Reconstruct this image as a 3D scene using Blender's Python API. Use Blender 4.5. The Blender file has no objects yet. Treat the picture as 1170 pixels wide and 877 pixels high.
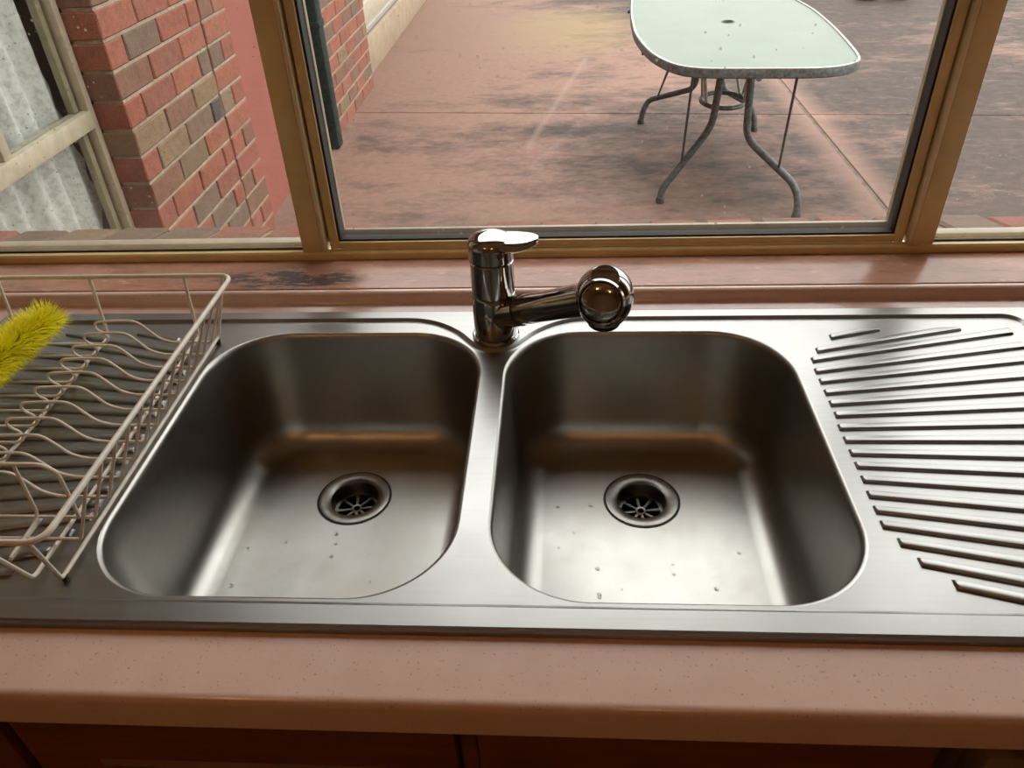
import bpy, bmesh, math, random
from mathutils import Vector, Matrix
from mathutils.geometry import delaunay_2d_cdt
random.seed(7)
sc = bpy.context.scene
COL = sc.collection
PI = math.pi

# ------------------------------------------------------------------ camera
# metres; x along the bench, y towards the window, z = 0 at the sink deck
CAM = Vector((0.0, 0.0, 0.508))
F_PX = 885.0
pitch, yaw, roll = math.radians(36.2), math.radians(-4.56), math.radians(2.79)
fwd = Vector((math.sin(yaw) * math.cos(pitch), math.cos(yaw) * math.cos(pitch), -math.sin(pitch)))
rgt = Vector((math.cos(yaw), -math.sin(yaw), 0))
dwn = fwd.cross(rgt)
r2 = rgt * math.cos(roll) + dwn * math.sin(roll)
d2 = -rgt * math.sin(roll) + dwn * math.cos(roll)
cd = bpy.data.cameras.new('camera')
cam = bpy.data.objects.new('camera', cd)
COL.objects.link(cam)
m3 = Matrix((r2, -d2, -fwd)).transposed()
cam.matrix_world = Matrix.Translation(CAM) @ m3.to_4x4()
cd.sensor_width = 36.0
cd.lens = F_PX / 1170.0 * 36.0
cd.clip_start = 0.02
sc.camera = cam

# ------------------------------------------------------------------ sky (overcast) and exposure
SKY = 4.0
w = bpy.data.worlds.new('overcast_sky')
sc.world = w
w.use_nodes = True
nt = w.node_tree
nt.nodes.clear()
out = nt.nodes.new('ShaderNodeOutputWorld')
bg = nt.nodes.new('ShaderNodeBackground')
tc = nt.nodes.new('ShaderNodeTexCoord')
sp = nt.nodes.new('ShaderNodeSeparateXYZ')
mr = nt.nodes.new('ShaderNodeMapRange')          # CIE overcast: zenith three times the horizon
mr.inputs['From Min'].default_value = 0.0
mr.inputs['From Max'].default_value = 1.0
mr.inputs['To Min'].default_value = 0.36 * SKY
mr.inputs['To Max'].default_value = 1.0 * SKY
nt.links.new(tc.outputs['Generated'], sp.inputs[0])
nt.links.new(sp.outputs['Z'], mr.inputs['Value'])
bg.inputs['Color'].default_value = (0.985, 0.99, 1.0, 1)
nt.links.new(mr.outputs[0], bg.inputs['Strength'])
nt.links.new(bg.outputs[0], out.inputs[0])
vs = sc.view_settings
vs.view_transform = 'Standard'
vs.look = 'None'
vs.exposure = 0.68
vs.gamma = 1.0
vs.use_curve_mapping = False


# ------------------------------------------------------------------ materials
def new_mat(name):
    m = bpy.data.materials.new(name)
    m.use_nodes = True
    n = m.node_tree
    n.nodes.clear()
    o = n.nodes.new('ShaderNodeOutputMaterial')
    b = n.nodes.new('ShaderNodeBsdfPrincipled')
    n.links.new(b.outputs[0], o.inputs[0])
    return m, n, b, o


def node(n, typ, **kw):
    x = n.nodes.new(typ)
    for k, v in kw.items():
        if k in x.inputs.keys():
            x.inputs[k].default_value = v
        else:
            setattr(x, k, v)
    return x


def coords(n, scale=(1, 1, 1), kind='Object'):
    t = node(n, 'ShaderNodeTexCoord')
    mp = node(n, 'ShaderNodeMapping')
    mp.inputs['Scale'].default_value = scale
    n.links.new(t.outputs[kind], mp.inputs[0])
    return mp.outputs[0]


def wcoords(n, scale=(1, 1, 1)):
    g = node(n, 'ShaderNodeNewGeometry')
    mp = node(n, 'ShaderNodeMapping')
    mp.inputs['Scale'].default_value = scale
    n.links.new(g.outputs['Position'], mp.inputs[0])
    return mp.outputs[0]


def noise(n, vec, scale, detail=4, rough=0.55):
    x = node(n, 'ShaderNodeTexNoise')
    x.inputs['Scale'].default_value = scale
    x.inputs['Detail'].default_value = detail
    x.inputs['Roughness'].default_value = rough
    n.links.new(vec, x.inputs['Vector'])
    return x.outputs['Fac']


def ramp(n, fac, stops, interp='LINEAR'):
    r = node(n, 'ShaderNodeValToRGB')
    r.color_ramp.interpolation = interp
    e = r.color_ramp.elements
    while len(e) < len(stops):
        e.new(0.5)
    for i, (p, c) in enumerate(stops):
        e[i].position = p
        e[i].color = c if len(c) == 4 else (*c, 1)
    n.links.new(fac, r.inputs[0])
    return r.outputs[0]


def mix(n, fac, a, b, mode='MIX'):
    x = node(n, 'ShaderNodeMix', data_type='RGBA', blend_type=mode)
    for s, v in ((x.inputs[0], fac), (x.inputs[6], a), (x.inputs[7], b)):
        if hasattr(v, 'links'):
            n.links.new(v, s)
        elif isinstance(v, tuple):
            s.default_value = (*v, 1) if len(v) == 3 else v
        else:
            s.default_value = v
    return x.outputs[2]


def math_n(n, op, a, b=0.0, c=None, clamp=False):
    x = node(n, 'ShaderNodeMath', operation=op, use_clamp=clamp)
    vals = [a, b] + ([c] if c is not None else [])
    for i, v in enumerate(vals):
        if hasattr(v, 'links'):
            n.links.new(v, x.inputs[i])
        else:
            x.inputs[i].default_value = v
    return x.outputs[0]


def bump(n, b, h, strength=0.2, dist=0.001):
    x = node(n, 'ShaderNodeBump')
    x.inputs['Strength'].default_value = strength
    x.inputs['Distance'].default_value = dist
    n.links.new(h, x.inputs['Height'])
    n.links.new(x.outputs[0], b.inputs['Normal'])


def simple(name, col, rough=0.5, metal=0.0, nscale=0, namp=0.15, spec=0.5, coat=0.0, bscale=0, bstr=0.1):
    m, n, b, o = new_mat(name)
    b.inputs['Roughness'].default_value = rough
    b.inputs['Metallic'].default_value = metal
    b.inputs['Specular IOR Level'].default_value = spec
    b.inputs['Coat Weight'].default_value = coat
    b.inputs['Coat Roughness'].default_value = 0.08
    if nscale:
        f = noise(n, wcoords(n), nscale)
        lo = tuple(max(0, c * (1 - namp)) for c in col)
        hi = tuple(min(1, c * (1 + namp)) for c in col)
        n.links.new(ramp(n, f, [(0.3, lo), (0.7, hi)]), b.inputs['Base Color'])
    else:
        b.inputs['Base Color'].default_value = (*col, 1)
    if bscale:
        bump(n, b, noise(n, wcoords(n), bscale), bstr)
    return m


def steel_mat(name, base, rough, stretch, stains=0.0):
    m, n, b, o = new_mat(name)
    b.inputs['Metallic'].default_value = 1.0
    v = wcoords(n, stretch)
    g = noise(n, v, 60, 5, 0.6)
    lo = tuple(c * 0.9 for c in base)
    c = ramp(n, g, [(0.3, lo), (0.7, base)])
    blot = noise(n, wcoords(n), 9, 4, 0.6)
    if stains:
        c = mix(n, ramp(n, blot, [(0.5, (0, 0, 0)), (0.72, (stains, stains, stains))]), c,
                (base[0] * 0.92, base[1] * 0.84, base[2] * 0.72))
    n.links.new(c, b.inputs['Base Color'])
    r = math_n(n, 'MULTIPLY_ADD', g, 0.10, rough - 0.05)
    r = math_n(n, 'ADD', r, math_n(n, 'MULTIPLY', math_n(n, 'SUBTRACT', blot, 0.5), 0.18))
    n.links.new(r, b.inputs['Roughness'])
    bump(n, b, g, 0.02, 0.0003)
    return m


M = {}
M['steel'] = steel_mat('brushed_steel', (0.31, 0.303, 0.288), 0.34, (0.12, 3, 3))
M['steel_bowl'] = steel_mat('bowl_steel', (0.365, 0.352, 0.327), 0.37, (1.2, 1.2, 1.2), 0.5)
M['chrome'] = simple('dark_chrome', (0.40, 0.385, 0.36), 0.06, 1.0)
M['drain_steel'] = simple('drain_steel', (0.20, 0.19, 0.17), 0.32, 1.0, 80, 0.2)
M['black_seal'] = simple('black_seal', (0.012, 0.011, 0.010), 0.6)
M['drain_dark'] = simple('drain_dark', (0.01, 0.008, 0.006), 0.8)
M['red_dot'] = simple('red_dot', (0.16, 0.012, 0.015), 0.25, 0, 0, 0, 0.5, 0.5)
M['wire'] = simple('cream_wire_coating', (0.70, 0.64, 0.54), 0.38, 0, 90, 0.08)
M['rust'] = simple('rusty_tip', (0.10, 0.05, 0.03), 0.8, 0, 200, 0.3)
M['handle'] = simple('twisted_wire', (0.55, 0.52, 0.46), 0.3, 1.0)
M['gold'] = simple('bronze_aluminium', (0.70, 0.55, 0.275), 0.34, 0.05, 14, 0.12, bscale=300, bstr=0.03)
M['gold_pale'] = simple('pale_bronze_bead', (0.74, 0.62, 0.40), 0.30, 0.1, 20, 0.1)
M['cream_frame'] = simple('cream_aluminium', (0.38, 0.33, 0.235), 0.45, 0, 30, 0.14)
M['gasket_or_filler'] = simple('black_gasket', (0.02, 0.017, 0.013), 0.7)
M['plaster'] = simple('painted_plaster', (0.42, 0.29, 0.175), 0.8, 0, 5, 0.05)
M['ceiling'] = simple('ceiling_paint', (0.70, 0.57, 0.40), 0.85, 0, 5, 0.04)
M['floor'] = simple('floor_vinyl', (0.20, 0.115, 0.07), 0.5, 0, 9, 0.2)
M['green_pipe'] = simple('dark_green_paint', (0.014, 0.024, 0.020), 0.7, 0, 60, 0.6, 0.2)
M['red_paint'] = simple('red_render', (0.235, 0.066, 0.043), 0.75, 0, 4, 0.06)
M['tan'] = simple('tan_render', (0.28, 0.205, 0.135), 0.8, 0, 9, 0.15)
M['grey_track'] = simple('grey_track', (0.33, 0.31, 0.27), 0.5, 0.3)
M['dark_metal'] = simple('weathered_grey_metal', (0.075, 0.08, 0.078), 0.5, 0.2, 70, 0.6)
M['pale_metal'] = simple('worn_pale_metal', (0.36, 0.33, 0.27), 0.5, 0.1, 60, 0.3)
M['black_pot'] = simple('black_plastic', (0.015, 0.015, 0.014), 0.5, 0, 30, 0.3)
M['soil'] = simple('soil', (0.05, 0.035, 0.025), 0.95, 0, 60, 0.5)
M['roof'] = simple('roof_tile', (0.16, 0.08, 0.06), 0.8, 0, 12, 0.3)
M['dark_room'] = simple('dim_room_paint', (0.15, 0.105, 0.085), 0.9)
M['knob'] = simple('dark_timber_knob', (0.05, 0.022, 0.012), 0.35, 0, 40, 0.3, 0.5, 0.3)
M['shade'] = simple('lamp_metal', (0.5, 0.45, 0.36), 0.4, 0.6)
M['appliance'] = simple('brown_enamel', (0.20, 0.13, 0.075), 0.35, 0, 20, 0.1)


def laminate():
    m, n, b, o = new_mat('pink_speckled_laminate')
    v = wcoords(n)
    base = ramp(n, noise(n, v, 30, 3), [(0.3, (0.66, 0.455, 0.38)), (0.7, (0.71, 0.50, 0.42))])
    s1 = noise(n, v, 420, 2, 0.5)
    base = mix(n, ramp(n, s1, [(0.66, (0, 0, 0)), (0.74, (0.75, 0.75, 0.75))]), base, (0.30, 0.19, 0.15))
    s2 = noise(n, v, 300, 2, 0.5)
    base = mix(n, ramp(n, s2, [(0.25, (0.35, 0.35, 0.35)), (0.33, (0, 0, 0))]), base, (0.66, 0.50, 0.42))
    n.links.new(base, b.inputs['Base Color'])
    b.inputs['Roughness'].default_value = 0.17
    b.inputs['Specular IOR Level'].default_value = 0.55
    return m


def timber(name, a, c, rough=0.35, coat=0.2, stretch=(1.5, 14, 14)):
    m, n, b, o = new_mat(name)
    v = wcoords(n, stretch)
    g = noise(n, v, 6, 6, 0.65)
    n.links.new(ramp(n, g, [(0.3, a), (0.7, c)]), b.inputs['Base Color'])
    b.inputs['Roughness'].default_value = rough
    b.inputs['Coat Weight'].default_value = coat
    b.inputs['Coat Roughness'].default_value = 0.15
    bump(n, b, g, 0.12, 0.0006)
    return m


def sill_mat():
    m, n, b, o = new_mat('worn_sill_paint')
    v = wcoords(n, (1.0, 2.6, 2.6))
    g = noise(n, v, 16, 6, 0.65)
    col = ramp(n, g, [(0.3, (0.33, 0.170, 0.115)), (0.7, (0.47, 0.250, 0.175))])
    flake = noise(n, wcoords(n, (1, 2.2, 1)), 30, 5, 0.7)
    col = mix(n, ramp(n, flake, [(0.60, (0, 0, 0)), (0.66, (0.6, 0.6, 0.6))]), col, (0.62, 0.38, 0.27))
    grub = noise(n, wcoords(n, (0.8, 4.5, 1)), 22, 8, 0.75)
    col = mix(n, ramp(n, grub, [(0.52, (0, 0, 0)), (0.68, (0.6, 0.6, 0.6))]), col, (0.15, 0.085, 0.060))
    # a water-worn dark patch near the left mullion
    sx = node(n, 'ShaderNodeSeparateXYZ')
    gp = node(n, 'ShaderNodeNewGeometry')
    n.links.new(gp.outputs['Position'], sx.inputs[0])
    dx = math_n(n, 'POWER', math_n(n, 'ABSOLUTE', math_n(n, 'DIVIDE', math_n(n, 'ADD', sx.outputs['X'], 0.37), 0.12)), 2.0)
    dy = math_n(n, 'POWER', math_n(n, 'ABSOLUTE', math_n(n, 'DIVIDE', math_n(n, 'SUBTRACT', sx.outputs['Y'], 0.905), 0.03)), 2.0)
    d = math_n(n, 'ADD', dx, dy)
    near = math_n(n, 'SUBTRACT', 1.0, d, clamp=True)
    wear = math_n(n, 'MULTIPLY', near, ramp(n, noise(n, wcoords(n, (1, 3.5, 1)), 26, 7, 0.75), [(0.43, (0, 0, 0)), (0.53, (1, 1, 1))]))
    wear = math_n(n, 'MULTIPLY', wear, 2.2, clamp=True)
    col = mix(n, wear, col, (0.075, 0.050, 0.040))
    n.links.new(col, b.inputs['Base Color'])
    rr = math_n(n, 'MULTIPLY_ADD', wear, 0.35, 0.2)
    n.links.new(rr, b.inputs['Roughness'])
    b.inputs['Specular IOR Level'].default_value = 0.28
    b.inputs['Coat Weight'].default_value = 0.05
    b.inputs['Coat Roughness'].default_value = 0.12
    bump(n, b, flake, 0.25, 0.001)
    return m


def brick_mat():
    m, n, b, o = new_mat('fired_brick')
    oi = node(n, 'ShaderNodeObjectInfo')
    base = ramp(n, oi.outputs['Random'], [(0.0, (0.236, 0.070, 0.039)), (0.30, (0.262, 0.083, 0.045)), (0.5, (0.175, 0.079, 0.046)),
                                          (0.66, (0.144, 0.087, 0.053)), (0.8, (0.209, 0.067, 0.039)), (0.90, (0.193, 0.121, 0.059)), (0.97, (0.062, 0.052, 0.042))], 'CONSTANT')
    v = wcoords(n)
    g = noise(n, v, 28, 5, 0.7)
    base = mix(n, 0.7, base, ramp(n, g, [(0.25, (0.45, 0.45, 0.45)), (0.55, (1, 1, 1)), (0.8, (1.0, 0.9, 0.82))]), 'MULTIPLY')
    s = noise(n, v, 160, 3, 0.6)
    base = mix(n, ramp(n, s, [(0.56, (0, 0, 0)), (0.66, (0.7, 0.7, 0.7))]), base, (0.06, 0.04, 0.035))
    edge = noise(n, v, 7, 4, 0.6)
    base = mix(n, ramp(n, edge, [(0.55, (0, 0, 0)), (0.75, (0.5, 0.5, 0.5))]), base, (0.165, 0.12, 0.085))
    n.links.new(base, b.inputs['Base Color'])
    b.inputs['Roughness'].default_value = 0.85
    bump(n, b, math_n(n, 'ADD', s, g), 0.7, 0.004)
    return m


def mortar_mat():
    m, n, b, o = new_mat('mortar')
    g = noise(n, wcoords(n), 40, 5, 0.7)
    n.links.new(ramp(n, g, [(0.3, (0.20, 0.15, 0.105)), (0.7, (0.36, 0.28, 0.20))]), b.inputs['Base Color'])
    b.inputs['Roughness'].default_value = 0.95
    bump(n, b, g, 0.5, 0.003)
    return m


def patio_mat():
    m, n, b, o = new_mat('weathered_red_concrete')
    gp = node(n, 'ShaderNodeNewGeometry')
    sx = node(n, 'ShaderNodeSeparateXYZ')
    n.links.new(gp.outputs['Position'], sx.inputs[0])
    X, Y = sx.outputs['X'], sx.outputs['Y']
    fine = noise(n, wcoords(n), 26, 6, 0.7)
    pink = ramp(n, fine, [(0.3, (0.150, 0.086, 0.064)), (0.7, (0.215, 0.126, 0.095))])
    broad = noise(n, wcoords(n, (0.7, 1.0, 1)), 0.8, 4, 0.6)
    streak = noise(n, wcoords(n, (0.75, 1.4, 1)), 2.6, 13, 0.84)
    # algae is thicker towards the right, under and round the table
    trend = math_n(n, 'MULTIPLY_ADD', math_n(n, 'MINIMUM', X, 1.6), 0.13, -0.02)
    grime = math_n(n, 'ADD', math_n(n, 'MULTIPLY', math_n(n, 'SUBTRACT', streak, 0.5), 1.5), math_n(n, 'ADD', math_n(n, 'MULTIPLY', math_n(n, 'SUBTRACT', broad, 0.5), 0.9), trend))
    gm = ramp(n, math_n(n, 'ADD', grime, 0.5), [(0.40, (0, 0, 0)), (0.52, (0.45, 0.45, 0.45)), (0.68, (0.95, 0.95, 0.95))])
    gcol = ramp(n, noise(n, wcoords(n, (0.8, 1.3, 1)), 14, 10, 0.85), [(0.3, (0.016, 0.0125, 0.010)), (0.5, (0.040, 0.031, 0.026)), (0.7, (0.085, 0.062, 0.051))])
    col = mix(n, gm, pink, gcol)
    # scuffed streaks of bare pink concrete
    worn = noise(n, wcoords(n, (0.7, 2.0, 1)), 5.5, 13, 0.86)
    col = mix(n, ramp(n, worn, [(0.56, (0, 0, 0)), (0.66, (0.75, 0.75, 0.75))]), col, (0.225, 0.140, 0.110))
    # mustard lichen patch
    dx = math_n(n, 'POWER', math_n(n, 'ABSOLUTE', math_n(n, 'DIVIDE', math_n(n, 'SUBTRACT', X, 0.05), 0.75)), 2.0)
    dy = math_n(n, 'POWER', math_n(n, 'ABSOLUTE', math_n(n, 'DIVIDE', math_n(n, 'SUBTRACT', Y, 7.2), 1.1)), 2.0)
    lich = math_n(n, 'MULTIPLY', math_n(n, 'SUBTRACT', 1.0, math_n(n, 'ADD', dx, dy), clamp=True), math_n(n, 'MULTIPLY', broad, 1.3))
    col = mix(n, lich, col, (0.20, 0.15, 0.065))
    # pale slanting line
    t = math_n(n, 'DIVIDE', math_n(n, 'SUBTRACT', Y, 4.30), 1.95)
    cx = math_n(n, 'MULTIPLY_ADD', t, 0.375, -0.19)
    wob = math_n(n, 'MULTIPLY', math_n(n, 'SUBTRACT', noise(n, wcoords(n), 5, 3), 0.5), 0.02)
    dl = math_n(n, 'ABSOLUTE', math_n(n, 'ADD', math_n(n, 'SUBTRACT', X, cx), wob))
    on = math_n(n, 'MULTIPLY', math_n(n, 'LESS_THAN', math_n(n, 'ABSOLUTE', math_n(n, 'SUBTRACT', t, 0.5)), 0.5),
                math_n(n, 'SUBTRACT', 1.0, math_n(n, 'DIVIDE', dl, 0.035), clamp=True))
    col = mix(n, math_n(n, 'MULTIPLY', on, math_n(n, 'MULTIPLY', streak, 0.75)), col, (0.24, 0.175, 0.14))
    # rinsed pink margins beside the running joint
    jd = math_n(n, 'ABSOLUTE', math_n(n, 'SUBTRACT', X, 1.475))
    rin = math_n(n, 'MULTIPLY', math_n(n, 'SUBTRACT', 1.0, math_n(n, 'DIVIDE', jd, 0.16), clamp=True), math_n(n, 'MULTIPLY', streak, 1.2))
    col = mix(n, rin, col, (0.24, 0.142, 0.108))
    n.links.new(col, b.inputs['Base Color'])
    n.links.new(math_n(n, 'MULTIPLY_ADD', fine, 0.3, 0.6), b.inputs['Roughness'])
    b.inputs['Specular IOR Level'].default_value = 0.12
    bump(n, b, fine, 0.3, 0.003)
    return m


def glass_mat(name, dirt=1.0):
    """thin window glass: clear film with fresnel reflection, rain spots and a dusty lower edge"""
    m, n, b, o = new_mat(name)
    n.nodes.remove(b)
    tr = node(n, 'ShaderNodeBsdfTransparent')
    tr.inputs[0].default_value = (0.96, 0.965, 0.95, 1)
    gl = node(n, 'ShaderNodeBsdfGlossy')
    gl.inputs['Roughness'].default_value = 0.02
    lw = node(n, 'ShaderNodeLayerWeight')
    lw.inputs['Blend'].default_value = 0.5
    fres = math_n(n, 'MULTIPLY_ADD', math_n(n, 'POWER', lw.outputs['Facing'], 5.0), 0.8, 0.018)
    s1 = node(n, 'ShaderNodeMixShader')
    n.links.new(fres, s1.inputs[0])
    n.links.new(tr.outputs[0], s1.inputs[1])
    n.links.new(gl.outputs[0], s1.inputs[2])
    # dust: scatters and lets some light through
    df = node(n, 'ShaderNodeBsdfDiffuse')
    df.inputs[0].default_value = (0.40, 0.35, 0.28, 1)
    tl = node(n, 'ShaderNodeBsdfTranslucent')
    tl.inputs[0].default_value = (0.40, 0.35, 0.28, 1)
    dd = node(n, 'ShaderNodeMixShader')
    dd.inputs[0].default_value = 0.55
    n.links.new(df.outputs[0], dd.inputs[1])
    n.links.new(tl.outputs[0], dd.inputs[2])
    gp = node(n, 'ShaderNodeNewGeometry')
    sx = node(n, 'ShaderNodeSeparateXYZ')
    n.links.new(gp.outputs['Position'], sx.inputs[0])
    v = wcoords(n)
    cloud = noise(n, v, 7, 5, 0.65)
    low = math_n(n, 'SUBTRACT', 1.0, math_n(n, 'DIVIDE', sx.outputs['Z'], 0.13), clamp=True)
    low = math_n(n, 'MULTIPLY', low, 1.0 if dirt > 0.5 else 0.0)
    low = math_n(n, 'MULTIPLY', math_n(n, 'POWER', low, 2.2), math_n(n, 'MULTIPLY', cloud, 0.6))
    vo = node(n, 'ShaderNodeTexVoronoi')
    vo.inputs['Scale'].default_value = 95
    vo.inputs['Randomness'].default_value = 1.0
    n.links.new(v, vo.inputs['Vector'])
    vc = node(n, 'ShaderNodeSeparateXYZ')
    n.links.new(vo.outputs['Color'], vc.inputs[0])
    rad = math_n(n, 'MULTIPLY', math_n(n, 'GREATER_THAN', vc.outputs['X'], 0.45), math_n(n, 'MULTIPLY', vc.outputs['Y'], 0.19))
    spot = math_n(n, 'MULTIPLY', math_n(n, 'LESS_THAN', vo.outputs['Distance'], rad), ramp(n, cloud, [(0.42, (0.1, 0.1, 0.1)), (0.6, (0.75, 0.75, 0.75))]))
    film = math_n(n, 'MULTIPLY', cloud, 0.016)
    tot = math_n(n, 'MULTIPLY', math_n(n, 'MAXIMUM', math_n(n, 'ADD', low, film), spot), dirt, clamp=True)
    s2 = node(n, 'ShaderNodeMixShader')
    n.links.new(tot, s2.inputs[0])
    n.links.new(s1.outputs[0], s2.inputs[1])
    n.links.new(dd.outputs[0], s2.inputs[2])
    n.links.new(s2.outputs[0], o.inputs[0])
    return m


def lace_mat():
    m, n, b, o = new_mat('white_lace')
    n.nodes.remove(b)
    v = wcoords(n)
    lace = noise(n, v, 55, 4, 0.6)
    d = node(n, 'ShaderNodeBsdfDiffuse')
    d.inputs[0].default_value = (0.80, 0.83, 0.80, 1)
    t = node(n, 'ShaderNodeBsdfTranslucent')
    t.inputs[0].default_value = (0.80, 0.83, 0.80, 1)
    tp = node(n, 'ShaderNodeBsdfTransparent')
    s = node(n, 'ShaderNodeMixShader')
    s.inputs[0].default_value = 0.25
    n.links.new(d.outputs[0], s.inputs[1])
    n.links.new(t.outputs[0], s.inputs[2])
    s2 = node(n, 'ShaderNodeMixShader')
    n.links.new(ramp(n, lace, [(0.36, (0.30, 0.30, 0.30)), (0.55, (0.02, 0.02, 0.02))]), s2.inputs[0])
    n.links.new(s.outputs[0], s2.inputs[1])
    n.links.new(tp.outputs[0], s2.inputs[2])
    n.links.new(s2.outputs[0], o.inputs[0])
    return m


def emit(name, col, s):
    m, n, b, o = new_mat(name)
    b.inputs['Base Color'].default_value = (0.9, 0.85, 0.7, 1)
    b.inputs['Emission Color'].default_value = (*col, 1)
    b.inputs['Emission Strength'].default_value = s
    return m


def water_mat():
    m, n, b, o = new_mat('water')
    b.inputs['Base Color'].default_value = (1, 1, 1, 1)
    b.inputs['Roughness'].default_value = 0.02
    b.inputs['IOR'].default_value = 1.33
    b.inputs['Transmission Weight'].default_value = 1.0
    return m


def table_glass():
    m, n, b, o = new_mat('frosted_green_glass')
    g = noise(n, wcoords(n), 5, 4)
    c = ramp(n, g, [(0.3, (0.080, 0.105, 0.074)), (0.7, (0.10, 0.125, 0.09))])
    sp_ = noise(n, wcoords(n), 45, 2)
    c = mix(n, ramp(n, sp_, [(0.69, (0, 0, 0)), (0.74, (0.5, 0.5, 0.5))]), c, (0.25, 0.25, 0.18))
    n.links.new(c, b.inputs['Base Color'])
    b.inputs['Roughness'].default_value = 0.4
    b.inputs['Specular IOR Level'].default_value = 0.25
    return m


M['bristle'] = simple('yellow_bristle', (0.93, 0.85, 0.03), 0.6, 0, 60, 0.05)
M['laminate'] = laminate()
M['cabinet'] = timber('red_stained_timber', (0.085, 0.022, 0.010), (0.17, 0.045, 0.018), 0.4, 0.25)
M['sill'] = sill_mat()
M['brick'] = brick_mat()
M['mortar'] = mortar_mat()
M['patio'] = patio_mat()
M['joint'] = simple('dirty_joint', (0.10, 0.065, 0.05), 0.95, 0, 20, 0.4)
M['glass'] = glass_mat('dusty_window_glass', 1.0)
M['glass2'] = glass_mat('side_window_glass', 0.35)
M['lace'] = lace_mat()
M['bulb'] = emit('warm_bulb', (1.0, 0.52, 0.18), 36.0)
M['water'] = water_mat()
M['tglass'] = table_glass()


# ------------------------------------------------------------------ mesh helpers
class MB:
    def __init__(s):
        s.v, s.f = [], []

    def add(s, vs, fs):
        o = len(s.v)
        s.v += [tuple(p) for p in vs]
        s.f += [tuple(i + o for i in f) for f in fs]
        return s

    def box(s, x0, x1, y0, y1, z0, z1):
        vs = [(x, y, z) for z in (z0, z1) for y in (y0, y1) for x in (x0, x1)]
        return s.add(vs, [(0, 2, 3, 1), (4, 5, 7, 6), (0, 1, 5, 4), (1, 3, 7, 5), (3, 2, 6, 7), (2, 0, 4, 6)])

    def prism(s, prof, axis, a, b):
        """closed 2-D profile swept along an axis ('x': profile is (y,z))"""
        n = len(prof)

        def P(p, t):
            return (t, p[0], p[1]) if axis == 'x' else ((p[0], t, p[1]) if axis == 'y' else (p[0], p[1], t))
        vs = [P(p, a) for p in prof] + [P(p, b) for p in prof]
        fs = [(i, (i + 1) % n, n + (i + 1) % n, n + i) for i in range(n)]
        fs += [tuple(range(n - 1, -1, -1)), tuple(range(n, 2 * n))]
        return s.add(vs, fs)

    def tube(s, pts, r, n=8, closed=False, cap=True):
        pts = [Vector(p) for p in pts]
        m = len(pts)
        rs = r if isinstance(r, (list, tuple)) else [r] * m
        tang = []
        for i in range(m):
            a = pts[i - 1] if (i > 0 or closed) else pts[i]
            b = pts[(i + 1) % m] if (i < m - 1 or closed) else pts[i]
            t = (b - a)
            tang.append(t.normalized() if t.length > 1e-9 else Vector((0, 0, 1)))
        t0 = tang[0]
        u = t0.cross(Vector((0, 0, 1)))
        if u.length < 1e-3:
            u = t0.cross(Vector((1, 0, 0)))
        u.normalize()
        vs = []
        for i in range(m):
            t = tang[i]
            u = (u - t * u.dot(t))
            if u.length < 1e-6:
                u = t.orthogonal()
            u.normalize()
            w_ = t.cross(u)
            for k in range(n):
                a = 2 * PI * k / n
                vs.append(pts[i] + (u * math.cos(a) + w_ * math.sin(a)) * rs[i])
        fs = []
        for i in range(m if closed else m - 1):
            j = (i + 1) % m
            for k in range(n):
                l = (k + 1) % n
                fs.append((i * n + k, i * n + l, j * n + l, j * n + k))
        if cap and not closed:
            fs.append(tuple(range(n - 1, -1, -1)))
            fs.append(tuple((m - 1) * n + k for k in range(n)))
        return s.add(vs, fs)

    def lathe(s, prof, c=(0, 0, 0), n=40, mat=None, closed=False):
        """profile [(r,z)] revolved about z through c, optionally rotated by mat"""
        vs, fs = [], []
        c = Vector(c)
        m = len(prof)
        for r, z in prof:
            for k in range(n):
                a = 2 * PI * k / n
                p = Vector((r * math.cos(a), r * math.sin(a), z))
                if mat:
                    p = mat @ p
                vs.append(p + c)
        for i in range(m if closed else m - 1):
            j = (i + 1) % m
            for k in range(n):
                l = (k + 1) % n
                fs.append((i * n + k, i * n + l, j * n + l, j * n + k))
        if not closed:
            if prof[0][0] > 1e-6:
                fs.append(tuple(range(n - 1, -1, -1)))
            if prof[-1][0] > 1e-6:
                fs.append(tuple((m - 1) * n + k for k in range(n)))
        return s.add(vs, fs)

    def loft(s, loops, cap0=False, cap1=False):
        n = len(loops[0])
        vs = [p for l in loops for p in l]
        fs = []
        for i in range(len(loops) - 1):
            for k in range(n):
                l = (k + 1) % n
                fs.append((i * n + k, i * n + l, (i + 1) * n + l, (i + 1) * n + k))
        if cap0:
            fs.append(tuple(range(n - 1, -1, -1)))
        if cap1:
            fs.append(tuple((len(loops) - 1) * n + k for k in range(n)))
        return s.add(vs, fs)

    def mesh(s, name, mat, smooth=True, bevel=0.0, weld=False, angle=35, segs=2):
        bm = bmesh.new()
        vs = [bm.verts.new(p) for p in s.v]
        for f in s.f:
            try:
                bm.faces.new([vs[i] for i in f])
            except ValueError:
                pass
        if weld:
            bmesh.ops.remove_doubles(bm, verts=bm.verts, dist=1e-5)
        bmesh.ops.recalc_face_normals(bm, faces=bm.faces)
        if bevel:
            es = [e for e in bm.edges if len(e.link_faces) == 2 and e.calc_face_angle(0) > 0.5]
            bmesh.ops.bevel(bm, geom=es, offset=bevel, segments=segs, affect='EDGES', profile=0.5, clamp_overlap=True)
        me = bpy.data.meshes.new(name)
        bm.to_mesh(me)
        bm.free()
        if smooth:
            me.shade_smooth()
            me.set_sharp_from_angle(angle=math.radians(angle))
        me.materials.append(M[mat] if isinstance(mat, str) else mat)
        return me

    def build(s, name, mat, parent=None, **kw):
        return link(name, s.mesh(name, mat, **kw), parent)


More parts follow.
